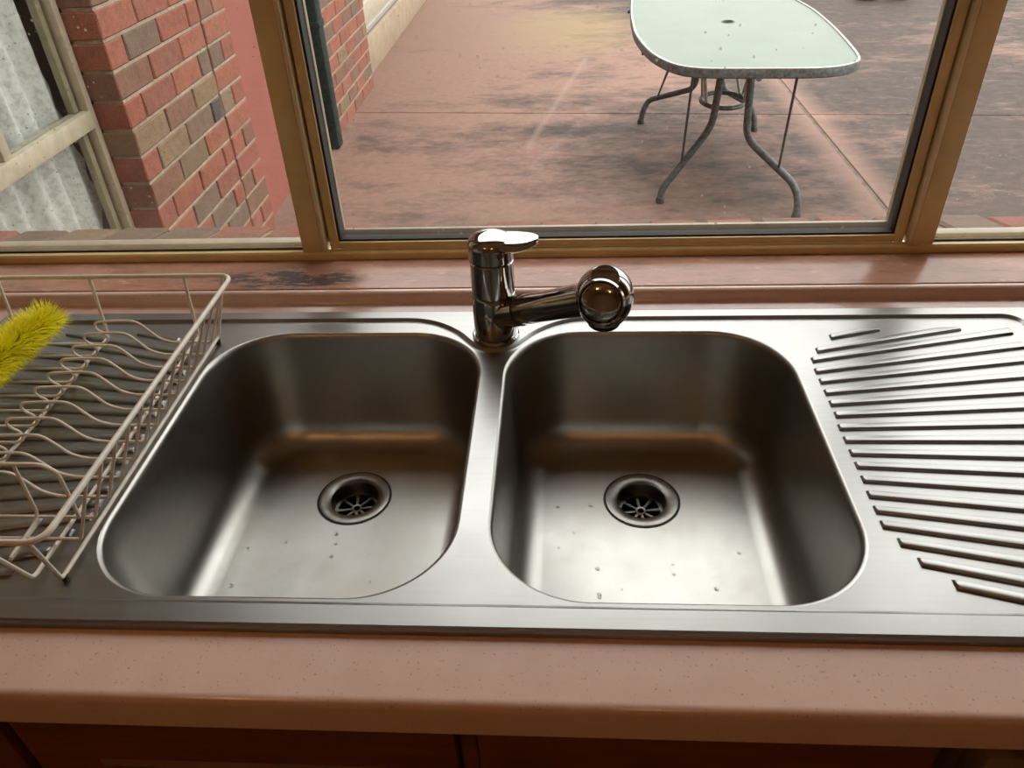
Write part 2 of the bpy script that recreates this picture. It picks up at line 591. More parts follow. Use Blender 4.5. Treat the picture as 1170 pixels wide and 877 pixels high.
def link(name, me, parent=None, loc=None):
    o = bpy.data.objects.new(name, me)
    COL.objects.link(o)
    if parent:
        o.parent = parent
        o.matrix_parent_inverse = parent.matrix_world.inverted()
    if loc:
        o.location = loc
    return o


def thing(name, label, cat, loc=(0, 0, 0), group=None):
    o = bpy.data.objects.new(name, None)
    o.empty_display_size = 0.05
    COL.objects.link(o)
    o.location = loc
    o.matrix_world = Matrix.Translation(loc)
    o['label'] = label
    o['category'] = cat
    if group:
        o['group'] = group
    return o


def tag(o, label, cat, group=None):
    o['label'] = label
    o['category'] = cat
    if group:
        o['group'] = group
    return o


def struct(o, label=None, cat=None):
    o['kind'] = 'structure'
    if label:
        o['label'] = label
    if cat:
        o['category'] = cat
    return o


def fillet(pts, rad, k=5, closed=False):
    """round the corners of a polyline"""
    pts = [Vector(p) for p in pts]
    n = len(pts)
    res = []
    for i in range(n):
        if not closed and i in (0, n - 1):
            res.append(pts[i])
            continue
        a, p, b = pts[i - 1], pts[i], pts[(i + 1) % n]
        da, db = a - p, b - p
        r = min(rad, da.length * 0.45, db.length * 0.45)
        A, B = p + da.normalized() * r, p + db.normalized() * r
        for j in range(k + 1):
            t = j / k
            res.append(A * (1 - t) ** 2 + p * 2 * t * (1 - t) + B * t ** 2)
    return res


def catmull(pts, k=6):
    P = [Vector(p) for p in pts]
    P = [P[0] * 2 - P[1]] + P + [P[-1] * 2 - P[-2]]
    res = []
    for i in range(1, len(P) - 2):
        for j in range(k):
            t = j / k
            a, b, c, d = P[i - 1], P[i], P[i + 1], P[i + 2]
            res.append(0.5 * ((2 * b) + (c - a) * t + (2 * a - 5 * b + 4 * c - d) * t * t + (3 * b - a - 3 * c + d) * t ** 3))
    res.append(P[-2])
    return res


def rrect(x0, x1, y0, y1, r, z, k=14, e=6):
    """rounded rectangle, CCW, the same vertex count whatever its size"""
    res = []
    cs = [((x1 - r, y0 + r), -PI / 2), ((x1 - r, y1 - r), 0), ((x0 + r, y1 - r), PI / 2), ((x0 + r, y0 + r), PI)]
    for i, ((cx, cy), a0) in enumerate(cs):
        arc = [(cx + r * math.cos(a0 + PI / 2 * j / k), cy + r * math.sin(a0 + PI / 2 * j / k)) for j in range(k + 1)]
        res += arc
        (nx, ny), na = cs[(i + 1) % 4]
        st = (nx + r * math.cos(na), ny + r * math.sin(na))
        for j in range(1, e):
            t = j / e
            res.append((arc[-1][0] * (1 - t) + st[0] * t, arc[-1][1] * (1 - t) + st[1] * t))
    return [(x, y, z) for x, y in res]


def offset_loop(lp, d):
    """move a CCW loop inwards by d in the xy plane"""
    n = len(lp)
    res = []
    for i in range(n):
        a, b = Vector(lp[i - 1][:2]), Vector(lp[(i + 1) % n][:2])
        t = (b - a).normalized()
        res.append((lp[i][0] - t.y * d, lp[i][1] + t.x * d, lp[i][2]))
    return res


def inside(p, poly):
    c = False
    n = len(poly)
    for i in range(n):
        x1, y1 = poly[i][0], poly[i][1]
        x2, y2 = poly[i - 1][0], poly[i - 1][1]
        if (y1 > p[1]) != (y2 > p[1]) and p[0] < (x2 - x1) * (p[1] - y1) / (y2 - y1) + x1:
            c = not c
    return c


def plate(outer, holes, z):
    """flat sheet between an outer loop and holes"""
    vs, es = [], []
    for lp in [outer] + holes:
        o = len(vs)
        vs += [Vector((p[0], p[1])) for p in lp]
        es += [(o + i, o + (i + 1) % len(lp)) for i in range(len(lp))]
    V, E, Fc, *_ = delaunay_2d_cdt(vs, es, [], 0, 1e-7)
    fs = []
    for f in Fc:
        c = sum((V[i] for i in f), Vector((0, 0))) / len(f)
        if inside(c, outer) and not any(inside(c, h) for h in holes):
            fs.append(tuple(f))
    return [(v.x, v.y, z) for v in V], fs


# ================================================================== STRUCTURE: the kitchen shell
ZF, ZC = -0.90, 1.50
RX0, RX1, RY0 = -2.3, 2.3, -2.7
WX0, WX1, WZ0, WZ1 = -1.16, 1.28, 0.018, 1.40      # window opening
WY0, WY1 = 0.8805, 1.075                            # window wall, inside and outside faces
struct(MB().box(RX0, RX1, RY0, WY0, ZF - 0.1, ZF).build('floor', 'floor', smooth=False), 'brown vinyl kitchen floor', 'floor')
struct(MB().box(RX0, RX1, RY0, WY1, ZC, ZC + 0.1).build('ceiling', 'ceiling', smooth=False), 'cream painted kitchen ceiling', 'ceiling')
struct(MB().box(RX0 - 0.1, RX0, RY0 - 0.1, WY0, ZF - 0.1, ZC + 0.1).build('wall_left', 'plaster', smooth=False), 'cream kitchen wall beside the bench', 'wall')
struct(MB().box(RX1, RX1 + 0.1, RY0 - 0.1, WY0, ZF - 0.1, ZC + 0.1).build('wall_right', 'plaster', smooth=False), 'cream kitchen wall at bench end', 'wall')
struct(MB().box(RX0, RX1, RY0 - 0.1, RY0, ZF - 0.1, ZC + 0.1).build('wall_back', 'plaster', smooth=False), 'cream kitchen wall facing the window', 'wall')
mb = MB()
mb.box(RX0 - 0.1, WX0, WY0, WY1, ZF - 0.1, ZC)
mb.box(WX1, RX1 + 0.1, WY0, WY1, ZF - 0.1, ZC)
mb.box(WX0, WX1, WY0, WY1, ZF - 0.1, -0.03)
mb.box(WX0, WX1, WY0, WY1, WZ1, ZC)
struct(mb.build('wall_front', 'plaster', smooth=False), 'cream wall around the kitchen window', 'wall')

# interior sill board with a rounded nose
prof = [(0.975, -0.028), (0.975, 0.0185), (0.8815, 0.0185), (0.8795, 0.0180), (0.8785, 0.0165), (0.8785, -0.028)]
mb = MB()
mb.prism(prof, 'x', WX0, WX1)
struct(mb.build('trim_sill', 'sill'), 'reddish brown painted window sill with worn dark patches', 'window sill')

# ------------------------------------------------------------------ kitchen window: one fixed frame, three panes
win = struct(thing('window_1', 'bronze aluminium kitchen window with three dusty panes', 'window', (0, 0.96, 0.0185)))
FY = 0.960
# frame: bottom rail with its nose, jambs, head
fr = MB()
fr.prism([(FY, 0.0185), (FY, 0.0275), (FY + 0.002, 0.030), (FY + 0.010, 0.030), (FY + 0.010, 0.0250), (FY + 0.030, 0.0150), (FY + 0.080, 0.0100), (FY + 0.080, 0.004), (FY + 0.016, 0.004), (FY + 0.016, 0.0185)], 'x', WX0, WX1)
fr.build('bottom_rail', 'gold', win)
for x0, x1 in ((WX0, WX0 + 0.03), (WX1 - 0.03, WX1)):
    MB().box(x0, x1, FY, FY + 0.08, 0.0305, WZ1 - 0.03).build('jamb', 'gold', win, bevel=0.0015)
MB().box(WX0, WX1, FY, FY + 0.08, WZ1 - 0.03, WZ1).build('head_rail', 'gold', win, bevel=0.0015)
MX = ((-0.359, -0.331, 1), (0.4625, 0.490, -1))
for x0, x1, s in MX:
    MB().box(x0, x1, FY + 0.001, FY + 0.055, 0.0302, WZ1 - 0.03).build('mullion', 'gold', win, bevel=0.0012)
    # pale bead on the sash side of the mullion, then a groove
    bx = x1 if s > 0 else x0
    lo, hi = (bx + 0.0004, bx + 0.0068) if s > 0 else (bx - 0.0068, bx - 0.0004)
    MB().box(lo, hi, FY - 0.001, FY + 0.03, 0.0302, WZ1 - 0.03).build('bead', 'gold_pale', win, bevel=0.002)
    lo, hi = (bx, bx + 0.0095) if s > 0 else (bx - 0.0095, bx)
    MB().box(lo, hi, FY + 0.031, FY + 0.040, 0.0305, WZ1 - 0.03).build('gasket_or_filler', 'gasket_or_filler', win, smooth=False)  # dark filler behind the groove, added to block light leaking past the sash
# the sliding sash in the middle
SX0, SX1 = -0.3215, 0.4535
sash = thing('sash', '', '', (0, FY, 0.0302))
for k in ('label', 'category'):
    del sash[k]
sash.parent = win
sash.matrix_parent_inverse = win.matrix_world.inverted()
sz0, sz1 = 0.0305, WZ1 - 0.032
for x0, x1 in ((SX0, SX0 + 0.0125), (SX1 - 0.0125, SX1)):
    MB().box(x0, x1, FY + 0.008, FY + 0.034, sz0, sz1).build('stile', 'gold', sash, bevel=0.0012)
for z0, z1 in ((sz0, sz0 + 0.0105), (sz1 - 0.012, sz1)):
    MB().box(SX0 + 0.0127, SX1 - 0.0127, FY + 0.008, FY + 0.034, z0, z1).build('rail', 'gold', sash, bevel=0.0012)
gx0, gx1, gz0, gz1 = SX0 + 0.0125, SX1 - 0.0125, sz0 + 0.0105, sz1 - 0.012
g = MB()
for a in ((gx0, gx0 + 0.003, gz0, gz1), (gx1 - 0.003, gx1, gz0, gz1), (gx0 + 0.003, gx1 - 0.003, gz0, gz0 + 0.0026), (gx0 + 0.003, gx1 - 0.003, gz1 - 0.003, gz1)):
    g.box(a[0], a[1], FY + 0.012, FY + 0.030, a[2], a[3])
g.build('gasket_or_filler', 'gasket_or_filler', sash, smooth=False)
# a thin cream outer glazing stop seen through the glass
c = MB()
c.box(gx0 + 0.0005, gx1 - 0.0005, FY + 0.031, FY + 0.037, gz0 + 0.0005, gz0 + 0.0085)
c.box(gx0 + 0.0005, gx0 + 0.0045, FY + 0.031, FY + 0.040, gz0 + 0.009, gz1)
c.box(gx1 - 0.0045, gx1 - 0.0005, FY + 0.031, FY + 0.040, gz0 + 0.009, gz1)
c.build('outer_stop', 'cream_frame', sash, bevel=0.0008)
MB().box(gx0 + 0.001, gx1 - 0.001, FY + 0.0195, FY + 0.0225, gz0 + 0.001, gz1 - 0.001).build('pane', 'glass', sash, smooth=False)
# fixed side panes, set further out, with black seal and cream outer frame
for x0, x1 in ((WX0 + 0.03, -0.359), (0.490, WX1 - 0.03)):
    MB().box(x0, x1, FY + 0.0135, FY + 0.0165, 0.024, WZ1 - 0.03).build('pane', 'glass', win, smooth=False)
    MB().box(x0, x1, FY + 0.0102, FY + 0.0132, 0.0245, 0.0322).build('gasket_or_filler', 'gasket_or_filler', win, smooth=False)
    MB().box(x0, x1, FY + 0.056, FY + 0.074, 0.0115, 0.0195).build('outer_stop', 'cream_frame', win, bevel=0.002)
for x in (-0.359, 0.490):
    s = -1 if x < 0 else 1
    MB().box(min(x, x + s * 0.0022), max(x, x + s * 0.0022), FY + 0.0105, FY + 0.0132, 0.0325, WZ1 - 0.03).build('gasket_or_filler', 'gasket_or_filler', win, smooth=False)

# ================================================================== STRUCTURE: outside
ZG = -1.0
ground = struct(MB().box(-4.5, 9.0, WY1, 30.0, ZG - 0.12, ZG - 0.006).build('ground', 'joint', smooth=False), 'weathered red concrete patio with recessed joints', 'patio')


def jl(x):          # the cross joint runs very slightly askew to the house
    return 5.027 - 0.0905 * (x + 1.286)


def slab(poly):
    n = len(poly)
    lp0 = [(p[0], p[1], ZG - 0.1) for p in poly]
    lp1 = [(p[0], p[1], ZG) for p in poly]
    MB().loft([lp0, lp1], True, True).build('slab', 'patio', ground, smooth=False, bevel=0.003, segs=1)


JX = 1.475
JB = [(-4.5, JX - 0.012), (JX + 0.012, 4.6), (4.612, 9.0)]
for x0, x1 in JB:
    slab([(x0, WY1), (x1, WY1), (x1, jl(x1) - 0.006), (x0, jl(x0) - 0.006)])
    slab([(x0, jl(x0) + 0.006), (x1, jl(x1) + 0.006), (x1, jl(x1) + 4.4), (x0, jl(x0) + 4.4)])
    slab([(x0, jl(x0) + 4.41), (x1, jl(x1) + 4.41), (x1, 30.0), (x0, 30.0)])

# ------------------------------------------------------------------ brick wing on the left (faces +x)
XW = -1.33
GA, BL_, BH, BW = 0.0863, 0.230, 0.0763, 0.110
brick_meshes = {}


def brick_mesh(length, var):
    key = (round(length, 3), var)
    if key not in brick_meshes:
        rr = random.Random(hash(key) & 0xffff)
        bm = bmesh.new()
        bmesh.ops.create_cube(bm, size=1.0)
        for v in bm.verts:
            v.co = Vector((v.co.x * BW, v.co.y * length, v.co.z * BH))
        bmesh.ops.bevel(bm, geom=list(bm.edges), offset=0.004, segments=1, affect='EDGES')
        for v in bm.verts:
            v.co += Vector((rr.uniform(-1, 1), rr.uniform(-1, 1), rr.uniform(-1, 1))) * 0.0012
        me = bpy.data.meshes.new('brick')
        bm.to_mesh(me)
        bm.free()
        me.materials.append(M['brick'])
        brick_meshes[key] = me
    return brick_meshes[key]


wall = MB()
# mortar core of each length of wall, 9 mm behind the brick faces
CORE = ((2.344 + 0.006, 3.033), (3.050, 3.292), (4.100, 5.640))
for y0, y1 in CORE:
    wall.box(XW - BW + 0.012, XW - 0.008, y0, y1, ZG, 1.5)
wall.box(XW - BW + 0.012, XW - 0.008, WY1, 2.345, ZG, -0.72)
wall.box(XW - BW + 0.012, XW - 0.008, WY1, 1.32, -0.72, 1.5)
wall.box(XW - BW + 0.012, XW - 0.008, 1.32, 2.345, 1.05, 1.5)
Z0 = -0.062 - 0.0863 * 20         # a bed joint height, counted up from the ground
for y0, y1 in ((2.347, 3.034), (3.052, 3.297), (4.103, 5.645)):
    for c_ in range(60):
        zj = Z0 + c_ * GA
        if ZG + 0.01 < zj < 0.45:
            wall.box(XW - 0.03, XW - 0.003, y0, y1, zj - 0.0048, zj + 0.0048)
brickwall = struct(wall.build('wall_brick', 'mortar', smooth=False), 'red clinker brick wall of the house wing outside', 'wall')
extra = MB()


def lay(y0, y1, pattern_a, pattern_b, zlo, zhi, zcut):
    k = 0
    for c_ in range(0, 60):
        zc = Z0 + c_ * GA + GA / 2
        if zc - BH / 2 < zlo - 0.03 or zc + BH / 2 > zhi:
            continue
        y = y0
        pat = pattern_a if c_ % 2 else pattern_b
        for L in pat:
            if zc < zcut:
                b = link('brick', brick_mesh(L, random.randrange(3)), brickwall,
                         (XW - BW / 2 + random.uniform(-0.002, 0.002), y + L / 2, zc))
            else:
                extra.box(XW - BW, XW, y, y + L, zc - BH / 2, zc + BH / 2)
            y += L + 0.010


lay(2.344, 3.036, [0.230, 0.230, 0.212], [0.110, 0.230, 0.230, 0.092], ZG, 1.5, 0.30)
lay(3.050, 3.300, [0.245], [0.118, 0.117], ZG, 1.5, 0.30)
lay(4.100, 5.650, [0.230] * 6 + [0.110], [0.110] + [0.230] * 6, ZG, 1.5, -0.05)
lay(1.085, 2.334, [0.230] * 5, [0.110] + [0.230] * 4 + [0.110], ZG, -0.70, -9)
lay(1.085, 1.310, [0.225], [0.110, 0.105], -0.70, 1.5, -9)
eo = extra.build('brickwork', 'brick', brickwall, smooth=False)
eo['kind'] = 'stuff'
# red-painted infill beyond the pier, set back from the brick face
struct(MB().box(XW - 0.10, XW - 0.055, 3.292, 4.108, ZG, 1.5).build('wall_infill', 'red_paint', smooth=False),
       'plain red painted wall panel set back between brick piers', 'wall')
# eave, fascia and roof of the wing
ev = MB()
ev.prism([(XW - 0.11, 1.50), (-0.98, 1.50), (-0.98, 1.62), (-2.6, 2.30), (-2.6, 2.20), (XW - 0.11, 1.60)], 'y', WY1, 9.0)
struct(ev.build('roof', 'roof', smooth=False), 'brown tiled roof edge over the brick wing', 'roof')
ev = MB()  # kitchen roof and eave, out of view, added to darken the brick reveal
ev.prism([(RY0 - 0.1, 1.605), (1.46, 1.505), (1.46, 1.62), (-1.2, 2.75), (RY0 - 0.1, 2.1)], 'x', -2.6, 2.6)
struct(ev.build('roof_eave_shade', 'roof', smooth=False), 'brown tiled roof and eave over the kitchen, unseen, added for shade', 'roof')

# ------------------------------------------------------------------ window in the brick wing, with lace curtain behind
w2 = struct(thing('window_2', 'cream aluminium window in the brick wall outside', 'window', (-1.428, 1.84, -0.72)))
wy0, wy1, wz0, wz1 = 1.325, 2.340, -0.72, 1.05
xo = -1.428
for y0, y1 in ((wy0, wy0 + 0.03), (wy1 - 0.028, wy1)):
    MB().box(xo - 0.05, xo, y0, y1, wz0, wz1).build('stile', 'cream_frame', w2, bevel=0.002)
MB().box(xo - 0.05, xo, wy0 + 0.03, wy1 - 0.028, wz0, wz0 + 0.035).build('bottom_rail', 'cream_frame', w2, bevel=0.002)
MB().box(xo - 0.05, xo, wy0 + 0.03, wy1 - 0.028, wz1 - 0.035, wz1).build('head_rail', 'cream_frame', w2, bevel=0.002)
MB().box(xo - 0.05, xo + 0.004, wy0 + 0.03, wy1 - 0.0285, -0.212, -0.160).build('transom', 'cream_frame', w2, bevel=0.003)
MB().box(xo - 0.04, xo - 0.002, 1.878, 1.912, -0.160, wz1 - 0.035).build('mullion', 'cream_frame', w2, bevel=0.002)
M['olive'] = simple('olive_inner_frame', (0.27, 0.24, 0.15), 0.5, 0, 30, 0.15)
for z0, z1 in ((wz0 + 0.036, -0.213), (-0.159, wz1 - 0.036)):
    MB().box(xo - 0.048, xo - 0.026, wy1 - 0.062, wy1 - 0.038, z0, z1).build('inner_stile', 'olive', w2, bevel=0.001)
MB().box(xo - 0.026, xo - 0.022, wy0 + 0.03, wy1 - 0.028, wz0 + 0.035, -0.212).build('pane', 'glass2', w2, smooth=False)
MB().box(xo - 0.026, xo - 0.022, 1.912, wy1 - 0.028, -0.160, wz1 - 0.035).build('pane', 'glass2', w2, smooth=False)
MB().box(xo - 0.026, xo - 0.022, wy0 + 0.03, 1.878, -0.160, wz1 - 0.035).build('pane', 'glass2', w2, smooth=False)
# the dim room behind it
rm = MB()
rm.box(-3.0, -2.95, 1.10, 4.0, ZG, 1.5)
rm.box(-2.95, xo - 0.06, 4.0, 4.05, ZG, 1.5)
rm.box(-2.95, xo - 0.06, 1.08, 1.12, ZG, 1.5)
rm.box(-2.95, xo - 0.06, 1.12, 4.0, ZG, ZG + 0.05)
rm.box(-2.95, xo - 0.06, 1.12, 4.0, 1.48, 1.5)
rm.box(xo - 0.10, xo - 0.055, 2.40, 4.0, ZG + 0.05, 1.48)
struct(rm.build('wall_side_room', 'dark_room', smooth=False), 'dim brown room behind the lace curtain', 'wall')
# curtain: a pleated sheet with a scalloped edge
vs, fs = [], []
NZ, NY = 60, 120
for i in range(NZ + 1):
    z = -0.85 + (1.15 + 0.85) * i / NZ
    edge = 2.285 - 0.055 * (z - 0.15) / 0.6 + 0.006 * math.sin(z * 55)
    if z < -0.46:
        edge = 2.285 + 0.055 - 0.05 * (-0.46 - z) / 0.2
    for j in range(NY + 1):
        t = j / NY
        y = 1.28 + (edge - 1.28) * t
        x = -1.515 + 0.016 * math.sin(y * 62 + 0.8 * math.sin(z * 2)) + 0.008 * math.sin(y * 25 + z * 1.5)
        vs.append((x, y, z))
for i in range(NZ):
    for j in range(NY):
        a = i * (NY + 1) + j
        fs.append((a, a + 1, a + NY + 2, a + NY + 1))
cur = MB().add(vs, fs).build('lace_curtain', 'lace', angle=180)
tag(cur, 'white lace curtain hanging behind the cream window outside', 'curtain')

# ------------------------------------------------------------------ downpipe, step and sliding door further along
dp = thing('downpipe', 'dark green rectangular downpipe fixed to the brick wall', 'downpipe', (-1.30, 4.45, ZG))
MB().box(-1.328, -1.272, 4.335, 4.430, ZG + 0.005, 1.52).build('pipe', 'green_pipe', dp, bevel=0.008)
for z in (-0.35, 0.75):
    MB().box(-1.331, -1.267, 4.329, 4.436, z, z + 0.03).build('bracket', 'green_pipe', dp, bevel=0.002)
st = MB()
st.prism([(-1.80, ZG), (-1.40, ZG), (-1.405, -0.76), (-1.80, -0.745)], 'y', 5.655, 11.0)
struct(st.build('trim_step', 'tan', bevel=0.004), 'tan rendered step below the sliding door', 'step')
dr = struct(thing('door_1', 'cream sliding door above the tan step', 'door', (-1.5, 7.5, -0.745)))
MB().box(-1.52, -1.43, 5.66, 11.0, -0.745, -0.705).build('track', 'grey_track', dr, bevel=0.003)
MB().box(-1.50, -1.445, 5.66, 11.0, -0.705, -0.56).build('bottom_rail', 'cream_frame', dr, bevel=0.004)
MB().box(-1.50, -1.45, 5.66, 5.76, -0.56, 1.2).build('stile', 'cream_frame', dr, bevel=0.004)
MB().box(-1.485, -1.475, 5.76, 11.0, -0.56, 1.2).build('pane', 'glass2', dr, smooth=False)
MB().box(-1.50, -1.45, 5.66, 11.0, 1.2, 1.5).build('head_panel', 'cream_frame', dr, smooth=False)
struct(MB().box(-2.0, -1.95, 5.66, 11.0, ZG, 1.5).build('wall_door_room', 'dark_room', smooth=False), 'dim room wall behind the sliding door', 'wall')

# ------------------------------------------------------------------ outer brick sill under the kitchen window
bs = thing('brick_sill', 'row of sloping sill bricks outside the kitchen window', 'brick sill', (0, 1.09, -0.09))
struct(bs)
SY0, SY1, SZA, SZB = 1.0405, 1.158, 0.006, -0.019
mo = MB()
mo.prism([(SY0 + 0.004, -0.10), (SY0 + 0.004, SZA - 0.006), (SY1 - 0.010, SZB - 0.004), (SY1 - 0.010, -0.10)], 'x', WX0, WX1)
mo.build('mortar', 'mortar', bs, smooth=False)
x = WX0 + 0.005
sbm = None
while x + 0.076 < WX1:
    if sbm is None:
        q = MB()
        q.prism([(SY0, -0.09), (SY0, SZA), (SY1, SZB), (SY1, -0.10)], 'x', 0, 0.076)
        sbm = q.mesh('brick', 'brick', smooth=False, bevel=0.004, segs=1)
    o = link('brick', sbm, bs)
    o.matrix_world = Matrix.Translation((x, random.uniform(-0.002, 0.002), random.uniform(-0.0015, 0.0015)))
    x += 0.0862

# ================================================================== PATIO TABLE
TZ = -0.30
CX, CY = 0.773, 3.94
tb = thing('patio_table', 'outdoor table with pale green frosted glass top and grey tubular legs', 'table', (CX, CY, ZG))
half = [(0.330, 3.93), (0.331, 3.693), (0.366, 3.393), (0.436, 3.206), (0.53, 3.132), (0.692, 3.108), (0.849, 3.094),
        (0.976, 3.088), (1.063, 3.112), (1.129, 3.165), (1.160, 3.235), (1.182, 3.40), (1.206, 3.70)]
ol = half + [(2 * CX - px, 2 * CY - py) for px, py in half]
cm = []
N = len(ol)
for i in range(N):
    a, b, c2, d = [Vector((*ol[(i + k) % N], 0)) for k in (-1, 0, 1, 2)]
    for j in range(4):
        t = j / 4
        cm.append(0.5 * ((2 * b) + (c2 - a) * t + (2 * a - 5 * b + 4 * c2 - d) * t * t + (3 * b - a - 3 * c2 + d) * t ** 3))
loop = [(p.x, p.y, 0) for p in cm]


def at_z(lp, z):
    return [(p[0], p[1], z) for p in lp]


in1 = offset_loop(loop, 0.010)
in2 = offset_loop(loop, 0.014)
rim = MB()
rim.loft([at_z(in2, TZ - 0.008), at_z(in2, TZ + 0.001), at_z(in1, TZ + 0.003), at_z(offset_loop(loop, 0.002), TZ - 0.001), at_z(loop, TZ - 0.008),
          at_z(loop, TZ - 0.030), at_z(in1, TZ - 0.036), at_z(in2, TZ - 0.036), at_z(in2, TZ - 0.008)])
rim.build('rim', 'dark_metal', tb, weld=True)
hole = [(CX + 0.024 * math.cos(a * PI / 10), CY + 0.024 * math.sin(a * PI / 10), 0) for a in range(20)]
gtop = MB()
gt = offset_loop(loop, 0.0145)
for z in (TZ - 0.006, TZ):
    gtop.add(*plate(gt, [hole], z))
gtop.loft([at_z(gt, TZ - 0.006), at_z(gt, TZ)])
gtop.loft([at_z(hole, TZ - 0.006), at_z(hole, TZ)])
gtop.build('glass_top', 'tglass', tb, weld=True)
edge = MB()
edge.loft([at_z(offset_loop(loop, 0.003), TZ + 0.0015), at_z(offset_loop(loop, 0.003), TZ + 0.004), at_z(offset_loop(loop, 0.012), TZ + 0.0045), at_z(offset_loop(loop, 0.012), TZ + 0.0015)])
edge.build('edge_strip', 'pale_metal', tb)
MB().lathe([(0.020, -0.02), (0.024, 0.002), (0.030, 0.003), (0.030, 0.0005), (0.025, -0.02)], (CX, CY, TZ), 24, closed=True).build('umbrella_ring', 'dark_metal', tb)
# frame bars under the glass carry the legs
MB().tube([(0.75, 3.10, TZ - 0.032), (0.83, 4.76, TZ - 0.032)], 0.012, 8).build('under_bar', 'dark_metal', tb)
for yy in (3.55, 4.42):
    MB().tube([(0.345, yy, TZ - 0.034), (1.205, yy, TZ - 0.034)], 0.010, 8).build('under_bar', 'dark_metal', tb)
LEGS = [
    [(0.467, 3.512, ZG), (0.474, 3.515, -0.93), (0.525, 3.53, -0.868), (0.684, 3.575, -0.665), (0.700, 3.58, -0.43), (0.705, 3.58, TZ - 0.028)],
    [(1.052, 3.312, ZG), (1.050, 3.315, -0.915), (1.020, 3.335, -0.845), (0.818, 3.47, -0.685), (0.808, 3.48, -0.43), (0.805, 3.50, TZ - 0.028)],
    [(0.472, 4.678, ZG), (0.480, 4.678, -0.93), (0.510, 4.675, -0.862), (0.738, 4.50, -0.755), (0.748, 4.48, -0.66), (0.74, 4.44, TZ - 0.028)],
    [(1.10, 4.50, ZG), (1.095, 4.50, -0.93), (1.06, 4.50, -0.85), (0.88, 4.42, -0.74), (0.86, 4.40, -0.66), (0.85, 4.40, TZ - 0.028)],
]
for L in LEGS:
    lg = MB().tube(fillet(L, 0.06, 5), 0.0165, 12).build('leg', 'dark_metal', tb)
    MB().lathe([(0.0, 0.0), (0.020, 0.0), (0.020, 0.018), (0.0168, 0.024), (0.0168, 0.002)], (L[0][0], L[0][1], ZG), 14).build('foot_cap', 'black_pot', lg)
for a, b in (((0.900, 3.13, TZ - 0.034), (0.957, 3.375, -0.795)), ((0.520, 3.22, TZ - 0.034), (0.556, 3.54, -0.828)),
             ((0.43, 3.28, TZ - 0.034), (0.556, 4.64, -0.84)), ((1.12, 4.62, TZ - 0.034), (1.00, 4.475, -0.81))):
    MB().tube([a, b], 0.0055, 8).build('brace_rod', 'dark_metal', tb)
ring = [(0.79 + 0.105 * math.cos(a * PI / 12), 3.93 + 0.13 * math.sin(a * PI / 12), -0.655) for a in range(24)]
rg = MB().tube(ring, 0.011, 10, closed=True).build('stretcher_ring', 'dark_metal', tb)
for a, b in (((0.700, 3.865, -0.645), (0.615, 3.62, TZ - 0.03)), ((0.883, 3.87, -0.645), (0.83, 3.65, TZ - 0.03)),
             ((0.70, 3.99, -0.645), (0.72, 4.39, TZ - 0.03)), ((0.883, 3.99, -0.645), (0.84, 4.36, TZ - 0.03))):
    MB().tube([a, b], 0.008, 8).build('ring_stay', 'pale_metal', tb)

# ------------------------------------------------------------------ black pots at the far edge of the patio
for px, py, r in ((2.10, 8.36, 0.14), (2.845, 8.13, 0.10), (3.125, 8.12, 0.10)):
    pt = thing('planter_pot', 'small empty black plastic pot on the concrete beyond the table' if r < 0.12 else 'larger black plastic pot on the concrete beyond the table',
               'pot', (px, py, ZG), 'black pots beyond the table')
    h = r * 1.7
    MB().lathe([(r * 0.93, 0.0), (r * 1.12, h), (r * 1.2, h), (r * 1.2, h - 0.03), (r * 1.24, h - 0.03), (r * 1.24, h + 0.006), (r * 1.07, h + 0.006), (r * 0.88, 0.02)],
               (px, py, ZG), 28, closed=True).build('pot', 'black_pot', pt)
    MB().lathe([(0.0, 0.006), (r * 0.9, 0.006), (r * 1.02, h * 0.8), (0.0, h * 0.84)], (px, py, ZG), 24).build('soil', 'soil', pt)

# ================================================================== WORKTOP
BZ = -0.004
HX0, HX1, HY0, HY1 = -0.722, 0.564, 0.378, 0.834
mb = MB()
BX0, BX1 = -1.62, 1.62
r = 0.007
nose = [(HY0, BZ)] + [(0.307 + r - r * math.sin(a * PI / 12), BZ - r + r * math.cos(a * PI / 12)) for a in range(7)]
nose += [(0.307, -0.040), (0.3105, -0.044), (0.325, -0.044), (0.325, -0.036), (HY0, -0.036)]
mb.prism(nose, 'x', BX0, BX1)
cove = [(HY1, -0.036), (HY1, BZ), (0.8455, BZ), (0.850, -0.0032), (0.856, -0.0020), (0.862, -0.0007), (0.8660, 0.0006), (0.8682, 0.0030), (0.8696, 0.0072),
        (0.8705, 0.0125), (0.8715, 0.0147), (0.8735, 0.0163), (0.8765, 0.0170), (0.8780, 0.0170), (0.8780, -0.036)]
mb.prism(cove, 'x', BX0, BX1)
mb.box(BX0, HX0, HY0, HY1, -0.036, BZ)
mb.box(HX1, BX1, HY0, HY1, -0.036, BZ)
tag(mb.build('worktop', 'laminate'), 'speckled pink laminate kitchen worktop with rounded front edge', 'worktop')

# ================================================================== BASE CABINETS
CYF = 0.334


